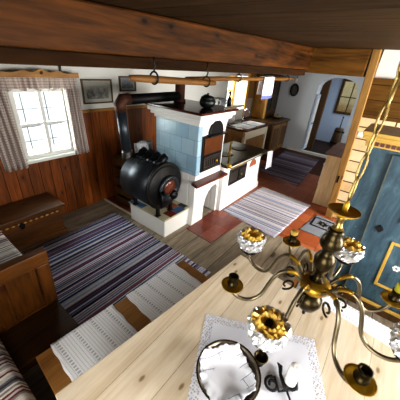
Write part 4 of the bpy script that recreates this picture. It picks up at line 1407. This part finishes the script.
def arm_pts(ang):
    ca, sa = cos(ang), sin(ang)
    out = []
    # smooth with Catmull-Rom
    P = arm_prof
    for i in range(len(P) - 1):
        p0, p1, p2, p3 = P[max(i - 1, 0)], P[i], P[i + 1], P[min(i + 2, len(P) - 1)]
        for s in range(4):
            t_ = s / 4
            q = [.5 * (2 * p1[j] + (p2[j] - p0[j]) * t_ + (2 * p0[j] - 5 * p1[j] + 4 * p2[j] - p3[j]) * t_ ** 2 + (3 * p1[j] - p0[j] - 3 * p2[j] + p3[j]) * t_ ** 3) for j in range(2)]
            out.append((AX.x + q[0] * ca, AX.y + q[0] * sa, q[1]))
    q = P[-1]
    out.append((AX.x + q[0] * ca, AX.y + q[0] * sa, q[1]))
    return out
angs = [-11, 34, 79, 126, 169, 220, 259, 304]
foils = {0: 'beside the blue wardrobe', 2: 'nearest the tiled stove', 4: 'nearest the metal bowl', 6: 'nearest the viewer'}
for k, deg in enumerate(angs):
    a = radians(deg)
    ca, sa = cos(a), sin(a)
    pts = arm_pts(a)
    n = len(pts)
    am = obj('arm', MB().tube(pts, .0082, 10), M['steel'], cd)
    obj('arm_crest', MB().tube(pts[4:11], .0087, 10), M['gold'], am)
    sc_ = [(AX.x + (.112 + (.03 - .0008 * j) * cos(radians(-60 - j * 17))) * ca, AX.y + (.112 + (.03 - .0008 * j) * cos(radians(-60 - j * 17))) * sa, 1.37 + (.03 - .0008 * j) * sin(radians(-60 - j * 17))) for j in range(22)]
    obj('scroll', MB().tube(sc_, .0045, 8), M['brass_dark'], am)
    tip = (AX.x + .34 * ca, AX.y + .34 * sa, 1.325)
    if k in foils:
        obj('drip_pan', MB().lathe([(.010, 0), (.014, .006), (.040, .010), (.046, .018), (.040, .016), (.001, .014)], 26, tip), M['black'], am)
        fo = thing('foil_cup', 'crumpled foil cup with golden wax on the chandelier, %s' % foils[k], 'foil cup', (tip[0], tip[1], tip[2] + .016), 'foil cups on the chandelier')
        rnd = random.Random(k)
        off = rnd.random() * 50
        def crumple(u, v):
            aa = 2 * pi * u
            prof = [(.004, .0), (.034, .001), (.052, .014), (.062, .040), (.067, .070), (.062, .090), (.050, .082)]
            f = v * (len(prof) - 1)
            i = min(int(f), len(prof) - 2)
            w = f - i
            r = prof[i][0] * (1 - w) + prof[i + 1][0] * w
            z = prof[i][1] * (1 - w) + prof[i + 1][1] * w
            nx = mnoise.noise((cos(aa) * 2.6 + off, sin(aa) * 2.6, z * 60))
            n2 = mnoise.noise((cos(aa) * 5 + off, sin(aa) * 5, z * 110 + 5))
            r += (.008 * nx + .012 * n2) * min(1, v * 2.5)
            z += .010 * mnoise.noise((cos(aa) * 4, sin(aa) * 4 + off, 2)) * v
            return (tip[0] + r * cos(aa), tip[1] + r * sin(aa), tip[2] + .019 + z)
        mbf = MB().grid(crumple, 60, 18, smooth=False)
        obj('foil', mbf, M['foil'], fo)
        def waxf(u, v):
            aa = 2 * pi * u
            r = .060 * (.18 + .82 * v)
            px_, py_ = r * cos(aa), r * sin(aa)
            z = .084 + .016 * (1 - v) + .016 * mnoise.noise((px_ * 42 + off, py_ * 42, 1)) + .014 * mnoise.noise((px_ * 95, py_ * 95 + off, 2)) - .030 * max(0, 1 - v * 2.6)
            return (tip[0] + r * cos(aa), tip[1] + r * sin(aa), tip[2] + .019 + z)
        obj('wax', MB().grid(waxf, 40, 8, smooth=False), M['wax'], fo, label='golden yellow wax')
        if k == 4:
            obj('wick_hole', MB().lathe([(.008, .06), (.013, .086), (.010, .085), (.001, .07)], 16, (tip[0], tip[1], tip[2] + .02)), M['black'], fo)
    else:
        obj('drip_pan', MB().lathe([(.010, 0), (.014, .006), (.036, .008), (.046, .016), (.047, .019), (.036, .013), (.001, .012)], 28, tip), M['dish_gold'], am)
        obj('candle_socket', MB().lathe([(.012, .012), (.021, .022), (.023, .03), (.018, .036), (.019, .062), (.022, .066), (.014, .066), (.012, .05), (.001, .048)], 22, tip), M['brass_dark'], am)
# yellow-green candle stub in the socket facing the wardrobe
a = radians(angs[7])
tp = (AX.x + .34 * cos(a), AX.y + .34 * sin(a), 1.325)
tag(obj('candle_stub', MB().lathe([(.013, .056), (.016, .07), (.017, .10), (.012, .108), (.001, .109)], 18, tp), plain('green_yellow_wax', '#b9b52e', .4, 0, .4, .1), None, loc=(tp[0], tp[1], tp[2] + .056)),
    'stub of yellow-green candle in a chandelier socket facing the wardrobe', 'candle')
a = radians(angs[1])
tp = (AX.x + .34 * cos(a), AX.y + .34 * sin(a), 1.325)
tag(obj('candle_stub', MB().lathe([(.013, .056), (.018, .068), (.02, .085), (.014, .09), (.001, .09)], 18, tp), M['wax'], None, loc=(tp[0], tp[1], tp[2] + .056)),
    'low yellow candle stub in a chandelier socket facing the doormat', 'candle')
# chain
cz = 1.785
k = 0
while cz < ZC - .02:
    h = .088
    pts = []
    ax = Vector((cos(k * pi / 2 + .5), sin(k * pi / 2 + .5), 0))
    for j in range(20):
        q = 2 * pi * j / 20
        pts.append((AX.x + ax.x * .009 * cos(q), AX.y + ax.y * .009 * cos(q), cz + h / 2 - .004 + (h / 2) * sin(q)))
    obj('chain_link', MB().tube(pts, .0030, 8, closed=True), M['brass'], cd)
    cz += h - .012
    k += 1
obj('ceiling_hook', MB().tube([(AX.x, AX.y, ZC), (AX.x, AX.y, ZC - .05)], .005), M['iron'], cd)

# ------------------------------------------------------------------ lights, world
def area(name, loc, rot, sx, sy, power, col=(1, 1, 1)):
    d = bpy.data.lights.new(name, 'AREA')
    d.shape = 'RECTANGLE'
    d.size, d.size_y = sx, sy
    d.energy = power
    d.color = col
    o = bpy.data.objects.new(name, d)
    COL.objects.link(o)
    o.location = loc
    o.rotation_euler = rot
    return o


area('window_daylight', (1.41, YW + .36, 1.36), (radians(-90), 0, 0), .66, .9, 60, (.95, .98, 1))
area('kitchen_daylight', (6.13, YW + .52, 1.6), (radians(-90), 0, 0), .9, .8, 75, (.95, .98, 1))
area('front_fill', (.12, YF - .05, 1.45), (radians(90), 0, 0), .85, .9, 14, (1, .98, .96))  # weak fill in an unseen front-wall opening
area('front_fill', (1.65, YF - .05, 1.45), (radians(90), 0, 0), .9, .9, 86, (1, .985, .97))  # fill from behind the camera onto table and cloth
area('front_fill', (3.8, YF - .05, 1.45), (radians(90), 0, 0), 1.0, .9, 190, (1, .985, .97))  # fill added to brighten cooker front, pale rug, mat and logs
area('front_fill', (5.7, YF - .05, 1.45), (radians(90), 0, 0), 1.0, .9, 50, (1, .98, .96))  # further unseen front fill, toward the kitchen
area('left_fill', (XL - .05, -.15, 1.4), (0, radians(-90), 0), .8, .9, 36, (1, .98, .95))  # added fill, brightens wardrobe front, logs and low cabinet
area('passage_fill', (9.2, .3, 2.4), (0, 0, 0), .6, .6, 30, (.9, .95, 1))  # unseen area light added to lift the bluish passage wall

w = bpy.data.worlds.new('World')
SC.world = w
w.use_nodes = True
nt = w.node_tree
bg = nt.nodes['Background']
bg.inputs[0].default_value = (.92, .96, 1, 1)
bg.inputs[1].default_value = 1.6

# ------------------------------------------------------------------ camera
yaw, pit, rol = radians(35.6295), radians(28.2144), radians(4.7646)
fw = Vector((cos(pit) * cos(yaw), cos(pit) * sin(yaw), -sin(pit)))
r = Vector((sin(yaw), -cos(yaw), 0))
u = r.cross(fw)
r2 = r * cos(rol) + u * sin(rol)
u2 = -r * sin(rol) + u * cos(rol)
cam = bpy.data.cameras.new('camera')
cam.sensor_width = 36
cam.lens = 250.77 / 400 * 36
cam.clip_start = .02
cam.dof.use_dof = True
cam.dof.focus_distance = 3.2
cam.dof.aperture_fstop = 4.5
co = bpy.data.objects.new('camera', cam)
COL.objects.link(co)
mat = Matrix(((r2.x, u2.x, -fw.x), (r2.y, u2.y, -fw.y), (r2.z, u2.z, -fw.z))).to_4x4()
mat.translation = Vector((0, 0, 2.15))
co.matrix_world = mat
SC.camera = co
SC.view_settings.view_transform = 'Standard'
SC.view_settings.look = 'Medium High Contrast'
SC.view_settings.exposure = 0
